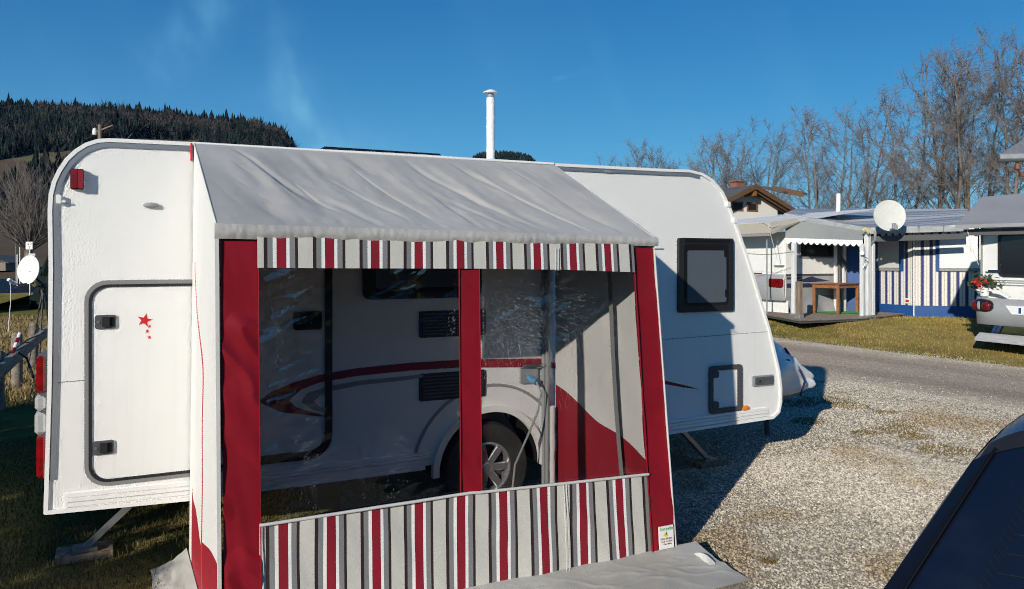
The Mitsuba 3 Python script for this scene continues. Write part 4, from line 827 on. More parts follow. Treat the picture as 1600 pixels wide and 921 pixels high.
for y in (.1, 2.6): add('pole', tube([(oA[0] - .6, oA[1] + y, .3), (oA[0] - .6, oA[1] + y, 2.85)], .02, 8), 'm_galv', pa)
add('curved_end', sheet(lambda u, v: np.stack([oA[0] - .84 + .9 * u, oA[1] - .30 - .12 * np.sin(v * 3) * u, 2.52 + .33 * v + .12 * u * v + .28 * u * (1 - v)], 1), 10, 8)[0], 'm_beige', pa, smooth=True)
# striped tent and its flat roof
gz = .32
tA, tB, tC, tD = [P(px, 405, Z)[:2] for px, Z in ((1319, 22.9), (1373, 22.6), (1428, 21.6), (1575, 21.0))]
te = thing('striped_tent', 'blue and white striped tent annexe under the flat grey roof', 'tent')
def twall(a, b, z0, z1, t0=0., off=0., n_=40):
    L = np.linalg.norm(b - a); d = (b - a) / L; nn = np.array([d[1], -d[0]])
    if nn @ (EYE[:2] - a) < 0: nn = -nn
    m, uv = sheet(lambda u, v: np.column_stack([a + d * (u * L)[:, None] + nn * (off + .012 * fb(u * L * 4, v * 2, 3))[:, None], z0 + (z1 - z0) * v]), n_, 8)
    uv = np.stack([t0 + uv[:, 0] * L, uv[:, 1]], 1); return m, uv, L
m, uv, L1 = twall(tB, tC, gz + .12, 2.78); add('striped_wall', m, 'm_tent', te, smooth=True, uv=uv)
m, uv, L2 = twall(tC, tD, gz + .12, 2.78, L1); add('striped_wall', m, 'm_tent', te, smooth=True, uv=uv)
m, uv, _ = twall(tA, tB, gz, 2.78); add('blue_wall', m, 'm_blue', te, smooth=True, uv=uv)
for a, b in ((tB, tC), (tC, tD)): m, uv, _ = twall(a, b, gz - .02, gz + .29, 0, .02); add('blue_base', m, 'm_blue', te, smooth=True)
def tpanel(a, b, s0, s1, z0, z1, off, m_, par, name):
    L = np.linalg.norm(b - a); d = (b - a) / L; nn = np.array([d[1], -d[0]])
    if nn @ (EYE[:2] - a) < 0: nn = -nn
    o = a + nn * off; M = frame([*o, 0], [*d, 0], [0, 0, 1], np.cross([*d, 0], [0, 0, 1.])); mm = ext(sbox(s0, z0, s1, z1), .015); return add(name, xf(mm, M), m_, par)
sx_ = lambda a, b, px: next(t for t in np.linspace(-1, 4, 4001) if (lambda q: (q[:2] - EYE[:2]) @ RGT[:2] / ((q[:2] - EYE[:2]) @ FWD[:2]))(a + (b - a) / np.linalg.norm(b - a) * t) * 1250 + 800 >= px)
a1, a2, a3 = sx_(tB, tC, 1374), sx_(tB, tC, 1407), sx_(tB, tC, 1413.5)
w = tpanel(tB, tC, a1, a2, 1.62, 2.46, .05, 'm_tarp', te, 'window'); tpanel(tB, tC, a2, a3, 1.54, 2.47, .045, 'm_blue', w, 'frame'); tpanel(tB, tC, a1 - .05, a2, 1.54, 1.61, .06, 'm_midgrey', w, 'sill_roll')
b1, b2, b3 = sx_(tC, tD, 1461), sx_(tC, tD, 1467), sx_(tC, tD, 1535)
w = tpanel(tC, tD, b2, b3, 1.62, 2.46, .05, 'm_whitepl', te, 'window'); tpanel(tC, tD, b1, b2, 1.54, 2.47, .045, 'm_blue', w, 'frame'); tpanel(tC, tD, b2, b3, 1.54, 1.61, .06, 'm_midgrey', w, 'sill_roll')
add('tent_pole', tube([[*tC, gz], [*tC, 2.75]], .022, 8), 'm_whitepl', te)
tpanel(tB, tC, sx_(tB, tC, 1416), sx_(tB, tC, 1423), .66, .80, .03, 'm_whitepl', te, 'badge'); tpanel(tB, tC, sx_(tB, tC, 1417), sx_(tB, tC, 1422), .70, .76, .048, 'm_reddecal', te, 'badge_emblem')
fr = thing('flat_roof', 'grey corrugated flat roof over the veranda and the striped tent', 'roof')
A, B, Cc, D, E = P(1225, 334, 22.3), P(1359, 356, 20.8), P(1512, 351, 20.3), P(1512, 326.5, 27.), P(1243, 326.5, 27.5)
rf = np.array([A, B, Cc, D, E]); rf2 = rf - [0, 0, .06]
add('roof_sheet', trimesh.Trimesh(np.vstack([rf, rf2]), np.array([[0, 1, 4], [1, 2, 3], [1, 3, 4], [5, 9, 6], [6, 8, 7], [6, 9, 8]] + [q for a in range(5) for q in ([a, a + 5, (a + 1) % 5 + 5], [a, (a + 1) % 5 + 5, (a + 1) % 5])]), process=False), 'm_roofsheet', fr)
dz = np.array([0, 0, .10]); add('fascia', bar(A - dz, B - dz, .05, .17), 'm_galv', fr); add('fascia', bar(B - dz, Cc - dz, .05, .13), 'm_galv', fr)
for f in (.25, .5, .75): add('clip', bar(B + (Cc - B) * f + [0, 0, .01], B + (Cc - B) * f - [0, 0, .16], .03, .07), 'm_galv', fr)
q = P(1309, 323, 24.); add('roof_pipe', tube([q - [0, 0, .6], P(1310, 303, 24.)], .065, 12), 'm_whitepl', fr, smooth=40)
add('beam', bar(B - [.1, .0, .3], Cc - [.1, 0, .3], .08, .14), 'm_darkgrey', fr)
add('downpipe', tube([P(1368, 360, 20.7), P(1367, 375, 20.7), P(1359, 383, 20.6)], .035, 8), 'm_galv', fr, smooth=40)
# veranda blind
vb = thing('veranda_blind', 'grey fabric blind with a white scalloped edge over the veranda', 'blind')
a, b = P(1228, 342, 22.0), P(1352, 362, 20.75); a2_, b2_ = P(1227, 372, 21.6), P(1348, 376, 20.5)
add('cloth', sheet(lambda u, v: (a[None] * (1 - u)[:, None] + b[None] * u[:, None]) * v[:, None] + (a2_[None] * (1 - u)[:, None] + b2_[None] * u[:, None]) * (1 - v)[:, None], 30, 8)[0], 'm_valancegrey', vb, smooth=True)
m, _ = sheet(lambda u, v: (a2_[None] * (1 - u)[:, None] + b2_[None] * u[:, None]) - np.array([0, 0, 1.])[None] * (v * (.09 + .07 * np.abs(np.sin(u * math.pi * 13))))[:, None], 160, 3); add('scalloped_edge', m, 'm_whitepl', vb)
# posts
for name, px, Z, z1, w_, m_, lab in (('veranda_post', 1240.5, 21.3, zof(380, 21.3), .105, 'm_whitewood', 'white wooden post at the left end of the veranda blind'), ('veranda_post', 1347, 20.4, zof(381, 20.4), .09, 'm_whitewood', 'leftmost of the three white posts under the right end of the veranda blind'), ('veranda_post', 1355.5, 20.6, zof(362, 20.6), .125, 'm_whitewood', 'thickest white post under the right end of the veranda blind'), ('veranda_post', 1363.5, 20.7, zof(381, 20.7), .09, 'm_whitewood', 'rightmost of the three white posts beside the striped tent')):
    k = thing(name, lab, 'post', 'white posts of the veranda'); q = P(px, 405, Z); add('shaft', box(q[0] - w_ / 2, q[0] + w_ / 2, q[1] - w_ / 2, q[1] + w_ / 2, .25, z1, .008), m_, k); add('shoe', box(q[0] - w_ / 2 - .012, q[0] + w_ / 2 + .012, q[1] - w_ / 2 - .012, q[1] + w_ / 2 + .012, .22, .42), 'm_galv', k)
for px, m_, lab in ((1307, 'm_whitewood', 'white inner post in the shade of the veranda'), (1318, 'm_whitewood', 'second white inner post beside the blue tent flank')):
    k = thing('inner_post', lab, 'post'); q = P(px, 405, 22.62); add('shaft', box(q[0] - .05, q[0] + .05, q[1] - .05, q[1] + .05, .376, 2.7), m_, k)
k = thing('rain_pipe', 'dark grey rain pipe standing inside the veranda', 'pipe'); q = P(1312, 405, 22.55); add('pipe', tube([[q[0], q[1], .3], [q[0], q[1], 2.7]], .05, 10), 'm_darkgrey', k, smooth=40); add('bend', tube([[q[0], q[1], 1.9], [q[0] + .1, q[1] - .1, 1.75], [q[0] + .1, q[1] - .1, 1.5]], .05, 8), 'm_darkgrey', k)
q = P(1248.5, 405, 20.2); k = thing('stub_post', 'short brown wooden post in a steel shoe at the deck corner', 'post'); add('shaft', box(q[0] - .065, q[0] + .065, q[1] - .065, q[1] + .065, .42, zof(440, 20.2), .006), 'm_brownwood' if 0 else 'm_postwood', k); add('shoe', box(q[0] - .085, q[0] + .085, q[1] - .085, q[1] + .085, .28, .46, .004), 'm_galv', k)
tag(add('door_hook', cat(tube([P(1350, 400, 20.3), P(1356, 405, 20.3), P(1352, 412, 20.3), P(1348, 420, 20.3)], .015, 6), tube([P(1347, 396, 20.3), P(1347, 396, 20.22)], .05, 10)), 'm_galv'), 'small metal hook and knob on the leftmost of the three white posts', 'hook')
tag(add('hand_brush', cat(tube([P(1347, 361, 20.35), P(1352, 358, 20.35), P(1358, 363, 20.35), P(1356, 366, 20.35)], .045, 8)), mat('m_paleyellow', (.62, .52, .22), .6)), 'pale yellow object lying on top of the white veranda posts', 'roll')
# deck of planks
dk = thing('wooden_deck', 'grey brown plank deck of the veranda across the road', 'deck')
dl, dn = flat(1176, 488, .37), flat(1250, 501, .37); d1_, d2_ = flat(1352, 497, .37), flat(1420, 490, .37); d3_, d4_ = flat(1330, 476, .37), flat(1190, 478.5, .37)
dpoly = Polygon([p_[:2] for p_ in (dl, dn, d1_, d2_, d3_, d4_)])
ms = []
bx = dpoly.bounds; ang_d = math.degrees(math.atan2(*(d1_ - dn)[[1, 0]]))
rp = affinity.rotate(dpoly, -ang_d, origin=(0, 0)); bb = rp.bounds; y = bb[1]
while y < bb[3]:
    g = rp.intersection(sbox(bb[0], y, bb[2], y + .135))
    if g.area > .01: ms.append(ext(affinity.rotate(g, ang_d, origin=(0, 0)), .03))
    y += .142
m = cat(*ms); m.vertices[:, 2] += .345; add('plank', m, 'm_deckwood', dk, kind='stuff')
m = ext(dpoly.buffer(-.03), .05); m.vertices[:, 2] += .29; add('joists', m, 'm_darkgrey', dk)
# table on the deck
tb = thing('garden_table', 'brown wooden garden table standing on the plank deck', 'table')
q0 = flat(1306, 489, .38); M = frame([q0[0], q0[1], .376], [math.cos(.25), math.sin(.25), 0], [-math.sin(.25), math.cos(.25), 0], [0, 0, 1])
for q in range(7): add('top_slat', xf(box(-.62, .62, -.42 + q * .12, -.31 + q * .12, .80, .825, .004), M), 'm_brownwood', tb)
for sx2 in (-.55, .55):
    for sy2 in (-.34, .34): add('leg', xf(box(sx2 - .035, sx2 + .035, sy2 - .035, sy2 + .035, 0, .80, .004), M), 'm_brownwood', tb)
for y2 in (-.35, .35): add('apron', xf(box(-.515, .515, y2 - .012, y2 + .012, .70, .798), M), 'm_brownwood', tb)
for x2 in (-.55, .55): add('apron', xf(box(x2 - .012, x2 + .012, -.305, .305, .70, .798), M), 'm_brownwood', tb)
q = flat(1312, 487, .38); k = add('green_mat', xf(lathe([(0, 0), (.95, 0), (.97, .01), (.94, .018), (0, .018)], 40), frame([q[0], q[1], .378], [1, 0, 0], [0, 1, 0], [0, 0, 1])), 'm_greenmat'); tag(k, 'round green mat lying under the garden table', 'mat')
q = flat(1308, 477, .41); tag(add('wood_box', box(q[0] - .12, q[0] + .12, q[1] - .2, q[1] + .2, .376, .72, .01), 'm_postwood'), 'small wooden box behind the garden table leg', 'box')
# pots and bucket beside the silver caravan
q = flat(1194, 478, .38); k = thing('bucket', 'pale blue plastic bucket behind the caravan nose', 'bucket'); add('pail', xf(lathe([(0, 0), (.13, 0), (.18, .36), (.19, .36), (.19, .38), (.17, .38), (.12, .02), (0, .02)], 24), frame([q[0], q[1], .376], [1, 0, 0], [0, 1, 0], [0, 0, 1])), 'm_bluepl', k, smooth=40)
q = flat(1213, 478, .38); k = thing('plant_stand', 'small metal plant stand with a withered plant beside the blue bucket', 'plant stand')
add('rack', cat(*[tube([[q[0] + dx, q[1] + dy, .376], [q[0] + dx, q[1] + dy, .78]], .012, 5) for dx in (-.2, .2) for dy in (-.3, .3)], box(q[0] - .22, q[0] + .22, q[1] - .32, q[1] + .32, .76, .78)), 'm_galv', k)
r = rs(3); ms = []
for _ in range(60):
    c_ = np.array([q[0] + r.normal(0, .08), q[1] + r.normal(0, .22), .8 + abs(r.normal(0, .12))]); u_ = r.normal(0, .05, (3, 3)); ms.append((c_ + u_, np.array([[0, 1, 2]])))
add('foliage', cat(*ms), 'm_leaf', k); add('stem', cat(*[tube([[q[0], q[1] + dy, .78], [q[0], q[1] + dy * 1.2, 1.0]], .01, 4) for dy in (-.2, 0, .2)]), 'm_bark', k)
# guy ropes
tag(add('guy_rope', tube([P(1200, 352, 21.), P(1214, 404, 21.5)], .008, 4), 'm_whitepl'), 'thin guy rope from the pale protective roof down to the shelf', 'rope')
tag(add('clothes_line', tube([P(1160, 396, 21.), P(1190, 398, 20.9), P(1215, 397, 20.8), P(1240, 393.5, 21.2)], .008, 4), 'm_darkgrey'), 'thin line slung left from the veranda post across the silver caravan rear', 'line')
# satellite dish on its post
k = thing('satellite_dish', 'large white satellite dish mounted at the roof corner above the white posts', 'satellite dish')
c = P(1389, 338, 20.0); n_, sx, up_ = dish(k, c, -FWD * .95 - RGT * .16 + np.array([0, 0, .20]), .375, mat('m_dish', grimy((.60, .60, .57), (.54, .54, .51), 3, 12), .55), 1.06)
add('feed_arm', bar(c - up_ * .36 + n_ * .05, c - up_ * .40 + n_ * .38, .05, .04), 'm_midgrey', k); add('feed', cat(tube([c - up_ * .42 + n_ * .36, c - up_ * .28 + n_ * .36], .05, 8), tube([c - up_ * .44 + n_ * .40 + sx * .03, c - up_ * .33 + n_ * .42 + sx * .03], .035, 8)), 'm_midgrey', k)
add('bracket', cat(tube([c - n_ * .06, c - n_ * .2 - up_ * .1], .04, 8), tube([c - n_ * .2 + [0, 0, .1], c - n_ * .2 - [0, 0, .05], P(1389, 352, 20.62)], .028, 8)), 'm_galv', k)
# white caravan at the right
oB = P(1531, 405, 16.); oB[2] = 0; WB = 2.3; yB = oB[1] - WB
oR = np.array([oB[0], yB, 0])
cb = thing('white_caravan', 'white caravan with silver bumper under a grey tarp at the right edge', 'caravan')
add('body', rear_ext(Polygon([(.02, .72), (WB - .02, .72), (WB, .8), (WB, 2.45), (WB - .1, 2.6), (.1, 2.6), (0, 2.45), (0, .8)]), oR + X_ * .02, 5.6), 'm_white', cb)
w = add('rear_window', rear_ext(rrect(.42, 1.56, 1.88, 2.36, .10), oR - X_ * .02, .04), 'm_blackgloss', cb); add('frame', rear_ext(rrect(.38, 1.52, 1.92, 2.40, .12).difference(rrect(.43, 1.57, 1.87, 2.35, .10)), oR - X_ * .03, .05), 'm_black', w)
for z_ in (1.345, 1.395, 1.435): add('stripe', rear_ext(sbox(.05, z_, 2.05, z_ + .022), oR + X_ * .008, .02), 'm_midgrey', cb)
def bumpB(u, v):
    s_ = u * 2 - 1; y = yB + WB / 2 + (WB / 2 + .04) * np.sign(s_) * np.abs(s_) ** .75; e = np.abs(s_) ** 6; zz = .58 + .52 * v + .04 * np.abs(s_) ** 3 * v
    bul = (.10 + .24 * np.sin(math.pi * np.clip(.06 + v * .8, 0, 1)) ** .7) * (1 - e * .85)
    return np.stack([oB[0] - bul, y, zz], 1)
add('bumper', sheet(bumpB, 70, 24)[0], 'm_silver', cb, smooth=True); add('bumper_base', rear_ext(sbox(.02, .58, WB - .02, .76), oR, .3), 'm_darkgrey', cb)
def ell(c_, rx, ry, rz_, yaw):
    e = trimesh.creation.icosphere(3, 1.); e.vertices = np.sign(e.vertices) * np.abs(e.vertices) ** .8; e.apply_scale([rx, ry, rz_]); e.apply_transform(trimesh.transformations.rotation_matrix(yaw, [0, 0, 1])); e.apply_translation(c_); return e
for yy, tg in ((WB - .22, 1), (.22, -1)):
    c_ = np.array([oB[0] - .245, yB + yy, .955]); yw = -.42 * tg; d_ = np.array([math.sin(-yw), math.cos(yw), 0]) * tg
    t_ = add('tail_light', ell(c_, .085, .29, .135, yw), 'm_blackgloss', cb, smooth=True)
    for dd, hy, hz_, mm in ((.17, .11, .095, 'm_redlens'), (.02, .07, .10, 'm_clearlens'), (-.15, .11, .085, 'm_redlens')): add('lens', ell(c_ + d_ * dd + [-.03, 0, 0], .07, hy, hz_, yw), mm, t_, smooth=True)
pt = add('number_plate', rear_ext(sbox(WB - 1.50, .84, WB - .98, .96), oR - X_ * .37, .012), 'm_whitepl', cb); add('euro_band', rear_ext(sbox(WB - 1.03, .845, WB - .985, .955), oR - X_ * .374, .006), 'm_blue', pt); add('plate_holder', rear_ext(Polygon([(WB - .85, .82), (WB - .72, .98), (WB - 1.6, .98), (WB - 1.6, .82)]), oR - X_ * .355, .04), 'm_whitepl', cb)
add('arc_trim', rear_ext(Polygon([(WB - .1, 1.22), (WB - .3, 1.30), (WB - .55, 1.26), (WB - .75, 1.16), (WB - .72, 1.13), (WB - .52, 1.22), (WB - .3, 1.25), (WB - .12, 1.18)]), oR - X_ * .26, .05), 'm_whitepl', cb)
add('handle', rear_ext(rrect(WB - .42, 1.60, WB - .18, 1.65, .02), oR - X_ * .03, .05), 'm_navy', cb); add('gutter', rear_ext(sbox(WB - .05, 1.4, WB - .03, 2.5), oR - X_ * .02, .05), 'm_midgrey', cb)
wb2 = add('wheel', xf(lathe([(.18, -.09), (.31, -.08), (.33, 0), (.31, .08), (.18, .09), (.18, -.09)], 28), frame([oB[0] + 2.6, yB + .15, .63], X_, Z_, -Y_)), 'm_rubber', cb); add('wheel', xf(lathe([(.18, -.09), (.31, -.08), (.33, 0), (.31, .08), (.18, .09), (.18, -.09)], 28), frame([oB[0] + 2.6, yB + WB - .15, .63], X_, Z_, -Y_)), 'm_rubber', cb)
tp = thing('tarp_roof', 'smooth grey tarp roof over the white caravan at the right edge', 'canopy')
q1, q2, q3, q4 = P(1493, 352, 15.6), P(1720, 345, 14.0), P(1720, 292, 16.6), P(1534, 308, 17.2)
bk = np.array([4.5, 0, -.3])
v_ = np.array([q1, q2, q3, q4, q4 + bk, q3 + bk]); add('cloth', trimesh.Trimesh(np.vstack([v_, v_ - [0, 0, .03]]), np.array([[0, 1, 2], [0, 2, 3], [3, 2, 5], [3, 5, 4], [6, 8, 7], [6, 9, 8], [9, 11, 8], [9, 10, 11], [0, 6, 7], [0, 7, 1], [0, 3, 9], [0, 9, 6]]), process=False), 'm_tarpdark', tp)
add('front_hem', bar(q1 - [0, 0, .03], q2 - [0, 0, .03], .03, .07), 'm_tarpdark', tp); add('frame', cat(bar(q1 - [-.25, 0, .14], q2 - [-.25, 0, .14], .05, .12), tube([P(1529, 352, 16.2), P(1529, 415, 16.2)], .015, 6)), 'm_darkgrey', tp)
tag(add('guy_rope', cat(tube([P(1510, 355, 15.6), P(1519, 388, 15.7), P(1529, 414, 15.9)], .007, 4), tube([P(1516, 385, 15.65), P(1519, 394, 15.65), P(1516, 392, 15.65)], .018, 5)), 'm_whitepl'), 'guy rope with a tensioner under the left corner of the grey tarp roof', 'rope')
# flower pot on the bumper
k = thing('flower_pot', 'white pot with a red poinsettia on the bumper corner of the white caravan', 'flower pot'); c = P(1538, 463, 15.72)
add('pot', xf(lathe([(0, 0), (.07, 0), (.10, .15), (.108, .15), (.108, .165), (.09, .165), (0, .13)], 20), frame(c, X_, Y_, Z_)), 'm_whitepl', k, smooth=40)
r = rs(4)
def leaves(n, cc, sp, size, seed):
    r = rs(seed); ms = []
    for _ in range(n):
        o = cc + r.normal(0, 1, 3) * sp; d = r.normal(0, 1, 3); d /= np.linalg.norm(d); e = np.cross(d, r.normal(0, 1, 3)); e /= np.linalg.norm(e)
        ms.append((np.array([o - d * size, o - e * size * .4, o + d * size, o + e * size * .4]), np.array([[0, 1, 2], [0, 2, 3]])))
    return cat(*ms)
add('foliage', leaves(160, c + [0, 0, .27], [.09, .13, .07], .06, 1), 'm_leaf', k); add('blossom', leaves(34, P(1531, 442, 15.6), [.04, .07, .04], .048, 2), 'm_poinsettia', k); add('snowy_sprig', leaves(24, P(1529, 452, 15.6), [.05, .05, .03], .035, 3), 'm_whitepl', k); add('stem', tube([c + [0, 0, .1], c + [0, 0, .3]], .012, 5), 'm_bark', k)
# boards in front of it
def plank(pts, h, m_, label, z=.31):
    m = ext(Polygon([flat(px, py, z)[:2] for px, py in pts]), h); m.vertices[:, 2] += z; k = add('board', m, m_); tag(k, label, 'board'); return k
plank([(1523, 532), (1531, 523), (1680, 535), (1690, 550)], .05, 'm_greyplank', 'wide grey board lying in front of the yellow panel')
plank([(1549, 521.5), (1556, 506), (1561, 506), (1554, 522)], .04, 'm_greyplank', 'left one of two narrow grey boards beside the yellow panel')
plank([(1555, 522.5), (1562, 506.5), (1568, 506.8), (1561, 523)], .04, 'm_greyplank', 'right one of two narrow grey boards, touching the yellow panel')
plank([(1563, 523.5), (1572, 507), (1680, 514), (1680, 532)], .045, 'm_yellow', 'yellow shuttering panel lying under the white caravan bumper')
# chalet
ch = thing('chalet', 'white chalet with brown gabled roof and brick chimney behind the silver caravan', 'house')
pk = P(1181, 405, 55.); gx0, gy0 = pk[0], pk[1]; zr, zl = zof(289, 55.), zof(289, 55.) - 1.55; hw = 3.9; Lh = 9.
add('wall', xf(ext(Polygon([(-3.0, 0), (3.0, 0), (3.0, zl + .25), (0, zr - .30), (-3.0, zl + .25)]), Lh - 1.2), frame([gx0, gy0 + Lh - .2, 0], X_, Z_, -Y_)), 'm_plaster', ch)
rfk = []
for sg in (-1, 1):
    sl = np.array([(0, zr), (sg * hw, zl - .12), (sg * hw, zl - .30), (0, zr - .18)]); rfk.append(add('roof', xf(ext(Polygon(sl).buffer(0), Lh), frame([gx0, gy0 + Lh, 0], X_, Z_, -Y_)), 'm_rooftile', ch))
    add('bargeboard', xf(ext(Polygon([(0, zr + .03), (sg * (hw + .04), zl - .10), (sg * (hw + .04), zl - .42), (0, zr - .30)]).buffer(0), .06), frame([gx0, gy0 + .005, 0], X_, Z_, -Y_)), 'm_fascia', ch)
    for q in (.35, .75): add('rafter', xf(ext(Polygon([(0, zr - .2), (sg * hw, zl - .33), (sg * hw, zl - .50), (0, zr - .36)]).buffer(0), .10), frame([gx0, gy0 + q, 0], X_, Z_, -Y_)), 'm_fascia', ch)
add('purlin', box(gx0 - .14, gx0 + .14, gy0 + .05, gy0 + 1.2, zr - .75, zr - .40), 'm_brownwood', ch)
for x0 in (-1.25, .1):
    zw = zof(322, 55.5); w = add('window', xf(ext(sbox(x0, zw - .35, x0 + 1.0, zw + .30).difference(sbox(x0 + .10, zw - .27, x0 + .90, zw + .2)), .08), frame([gx0, gy0 + 1.02, 0], X_, Z_, -Y_)), 'm_brownwood', ch); add('pane', xf(ext(sbox(x0 + .08, zw - .29, x0 + .92, zw + .22), .03), frame([gx0, gy0 + 1.015, 0], X_, Z_, -Y_)), 'm_blackgloss', w)
q = P(1152, 405, 58.5); add('chimney', box(q[0] - .42, q[0] + .42, q[1] - .35, q[1] + .35, 5, zof(286, 58.5), .01), 'm_brick', ch); add('chimney_cap', box(q[0] - .52, q[0] + .52, q[1] - .45, q[1] + .45, zof(285, 58.5), zof(283, 58.5), .01), 'm_brick', ch)
# rear wing of the chalet: brown beam and balcony right of the gable
a, b = P(1195, 293, 59.), P(1243, 302, 57.); add('wing_roof', cat(bar(a, b, 3.0, .12)), 'm_rooftile', ch); add('wing_fascia', bar(a - [0, 0, .2] - FWD * 1.52, b - [0, 0, .22] - FWD * 1.52, .08, .36), 'm_fascia', ch); add('wing_wall', xf(box(0, 4.6, 0, 3, 0, 5.2), frame([gx0 + 1.2, gy0 + 4.5, 0], X_, Y_, Z_)), 'm_plaster', ch)
# eaves of the house at the right edge
nb_ = thing('eaves_house', 'dark eaves corner with a solar panel and reddish downpipe at the right edge', 'house')
e0 = P(1563, 241, 24.); e1 = P(1563, 241, 24.) + RGT * 15 - FWD * 2.6; up1 = RGT * 4.4 + FWD * 2.4 + np.array([0, 0, 2.2])
v_ = np.array([e0, e1, e1 + up1, e0 + up1]); v2 = v_ - [0, 0, .14]
add('roof', trimesh.Trimesh(np.vstack([v_, v2]), np.array([[0, 1, 2], [0, 2, 3], [4, 6, 5], [4, 7, 6], [0, 4, 5], [0, 5, 1], [1, 5, 6], [1, 6, 2], [2, 6, 7], [2, 7, 3], [3, 7, 4], [3, 4, 0]]), process=False), 'm_galv', nb_)
s0 = e0 + (e1 - e0) * .16 + up1 * .10 + [0, 0, .06]; s1 = e0 + (e1 - e0) * .9 + up1 * .10 + [0, 0, .06]; add('solar_panel', trimesh.Trimesh(np.array([s0, s1, s1 + up1 * .7, s0 + up1 * .7, s0 - [0, 0, .04], s1 - [0, 0, .04], s1 + up1 * .7 - [0, 0, .04], s0 + up1 * .7 - [0, 0, .04]]), np.array([[0, 1, 2], [0, 2, 3], [4, 6, 5], [4, 7, 6], [0, 4, 5], [0, 5, 1], [1, 5, 6], [1, 6, 2], [2, 6, 7], [2, 7, 3], [3, 7, 4], [3, 4, 0]]), process=False), 'm_solar', nb_)
add('gutter', tube([e0 - RGT * .08 - [0, 0, .2], e1 - [0, 0, .2]], .055, 8), 'm_darkgrey', nb_, smooth=40); add('downpipe', tube([e0 + RGT * .5 - [0, 0, .22], e0 + RGT * .52 - [0, 0, .42], e0 + RGT * .8 + FWD * .3 - [0, 0, .60], e0 + RGT * 6.4 + FWD * 1.1 - [0, 0, 1.0], e0 + RGT * 6.4 + FWD * 1.1 - [0, 0, 4.6]], .045, 8), mat('m_copper', (.28, .10, .07), .5), nb_, smooth=40)
hw_ = e0 + RGT * 6.5 + FWD * 1.2; add('wall', xf(box(0, 8, 0, 5, 0, 4.7), frame([hw_[0], hw_[1], .2], RGT, FWD, Z_)), 'm_plaster', nb_)

# ------------------------------------------------------------------ parked car (rear corner in front of the camera)
car = thing('parked_car', 'dark blue hatchback parked at the lower right, seen over its rear window', 'car')
th = math.radians(45.0); hd = FWD * math.cos(th) + RGT * math.sin(th); sd = -RGT * math.cos(th) + FWD * math.sin(th)     # heading, left side
corner = P(1545, 662, 2.05); W2 = .62                      # left rear roof corner; half width of the roof there
o = corner - sd * W2; o[2] = 0
MC = frame(o, hd, sd, Z_)                                    # x along the heading, y to the left; x = 0 at the rear edge of the roof
zr_ = corner[2]
def sect(x):   # half widths and heights along the car
    bot = np.interp(x, [-.62, -.45, 0, 2.6, 3.3, 3.6], [.34, .24, .22, .22, .28, .42])
    belt = np.interp(x, [-.62, -.40, 0, 1.0, 2.3, 3.1, 3.6], [.92, 1.00, 1.03, .99, .95, .82, .66])
    wid = np.interp(x, [-.62, -.5, -.2, .6, 2.6, 3.3, 3.6], [.62, .70, .77, .86, .88, .80, .62])
    roofz = np.interp(x, [-.46, 0, .12, .7, 1.3, 1.75, 2.35], [1.00, zr_, zr_ + .022, zr_ + .06, zr_ + .03, zr_ - .06, .97])
    rw = np.interp(x, [-.46, 0, .6, 1.6, 2.35], [.80, W2, .61, .60, .76])
    return bot, belt, wid, roofz, rw
def lower(u, v):
    x = -.62 + 4.22 * u; bot, belt, wid, _, _ = sect(x); a_ = (v * 2 - 1)
    t = np.abs(a_); top_ = t < .45
    y = np.where(top_, t / .45 * (wid - .05), wid - .05 + .05 * np.sin(np.clip((t - .45) / .55, 0, 1) * math.pi) - .04 * np.clip((t - .45) / .55, 0, 1)) * np.sign(a_)
    z = np.where(top_, belt + .05 * (1 - (t / .45) ** 2), belt - (belt - bot) * np.clip((t - .45) / .55, 0, 1) ** 1.1)
    return np.stack([x, y, z], 1)
add('body', xf(sheet(lower, 90, 81)[0], MC), 'm_carpaint', car, smooth=True)
yy, zz = np.meshgrid(np.linspace(-1, 1, 20), np.linspace(0, 1, 12), indexing='ij')
def rearface(u, v):
    a_ = u * 2 - 1; bot, belt, wid, _, _ = sect(np.full_like(u, -.62)); return np.stack([-.62 - .10 * np.sin(math.pi * v * .9 + .15) * (1 - a_ ** 4), a_ * (wid), bot + (belt + .02 - bot) * v], 1)
add('rear_panel', xf(sheet(rearface, 30, 20)[0], MC), 'm_carpaint', car, smooth=True)
def cabin(x0, x1, y0f, y1f, n1=40, n2=30):
    def fn(u, v):
        x = x0 + (x1 - x0) * u; _, belt, wid, rz, rw = sect(x); s_ = y0f + (y1f - y0f) * v     # s: -1 .. 1 across the roof
        return np.stack([x, s_ * rw, rz + .05 * (1 - s_ ** 2) * np.clip((x + .46) / .46, .25, 1) - .055 * np.abs(s_) ** 7], 1)
    return sheet(fn, n1, n2)[0]
add('roof', xf(cabin(.0, 1.62, -1, 1, 40, 60), MC), 'm_carpaint', car, smooth=True)
add('rear_window', xf(cabin(-.46, -.035, -.94, .94), MC), 'm_carglass', car, smooth=True)
add('windscreen', xf(cabin(1.62, 2.35, -.97, .97), MC), 'm_carglass', car, smooth=True)
def side_(sg, x0, x1, off, vlo=0., vhi=1., n1=40):
    def fn(u, v):
        x = x0 + (x1 - x0) * u; _, belt, wid, rz, rw = sect(x); vv_ = vlo + (vhi - vlo) * v
        y = (wid - .045) * (1 - vv_) + rw * vv_; z = (belt - .0) * (1 - vv_) + (rz - .053) * vv_; bl = .045 * np.sin(math.pi * vv_)
        return np.stack([x, sg * (y + bl + off), z], 1)
    return sheet(fn, n1, 16)[0]
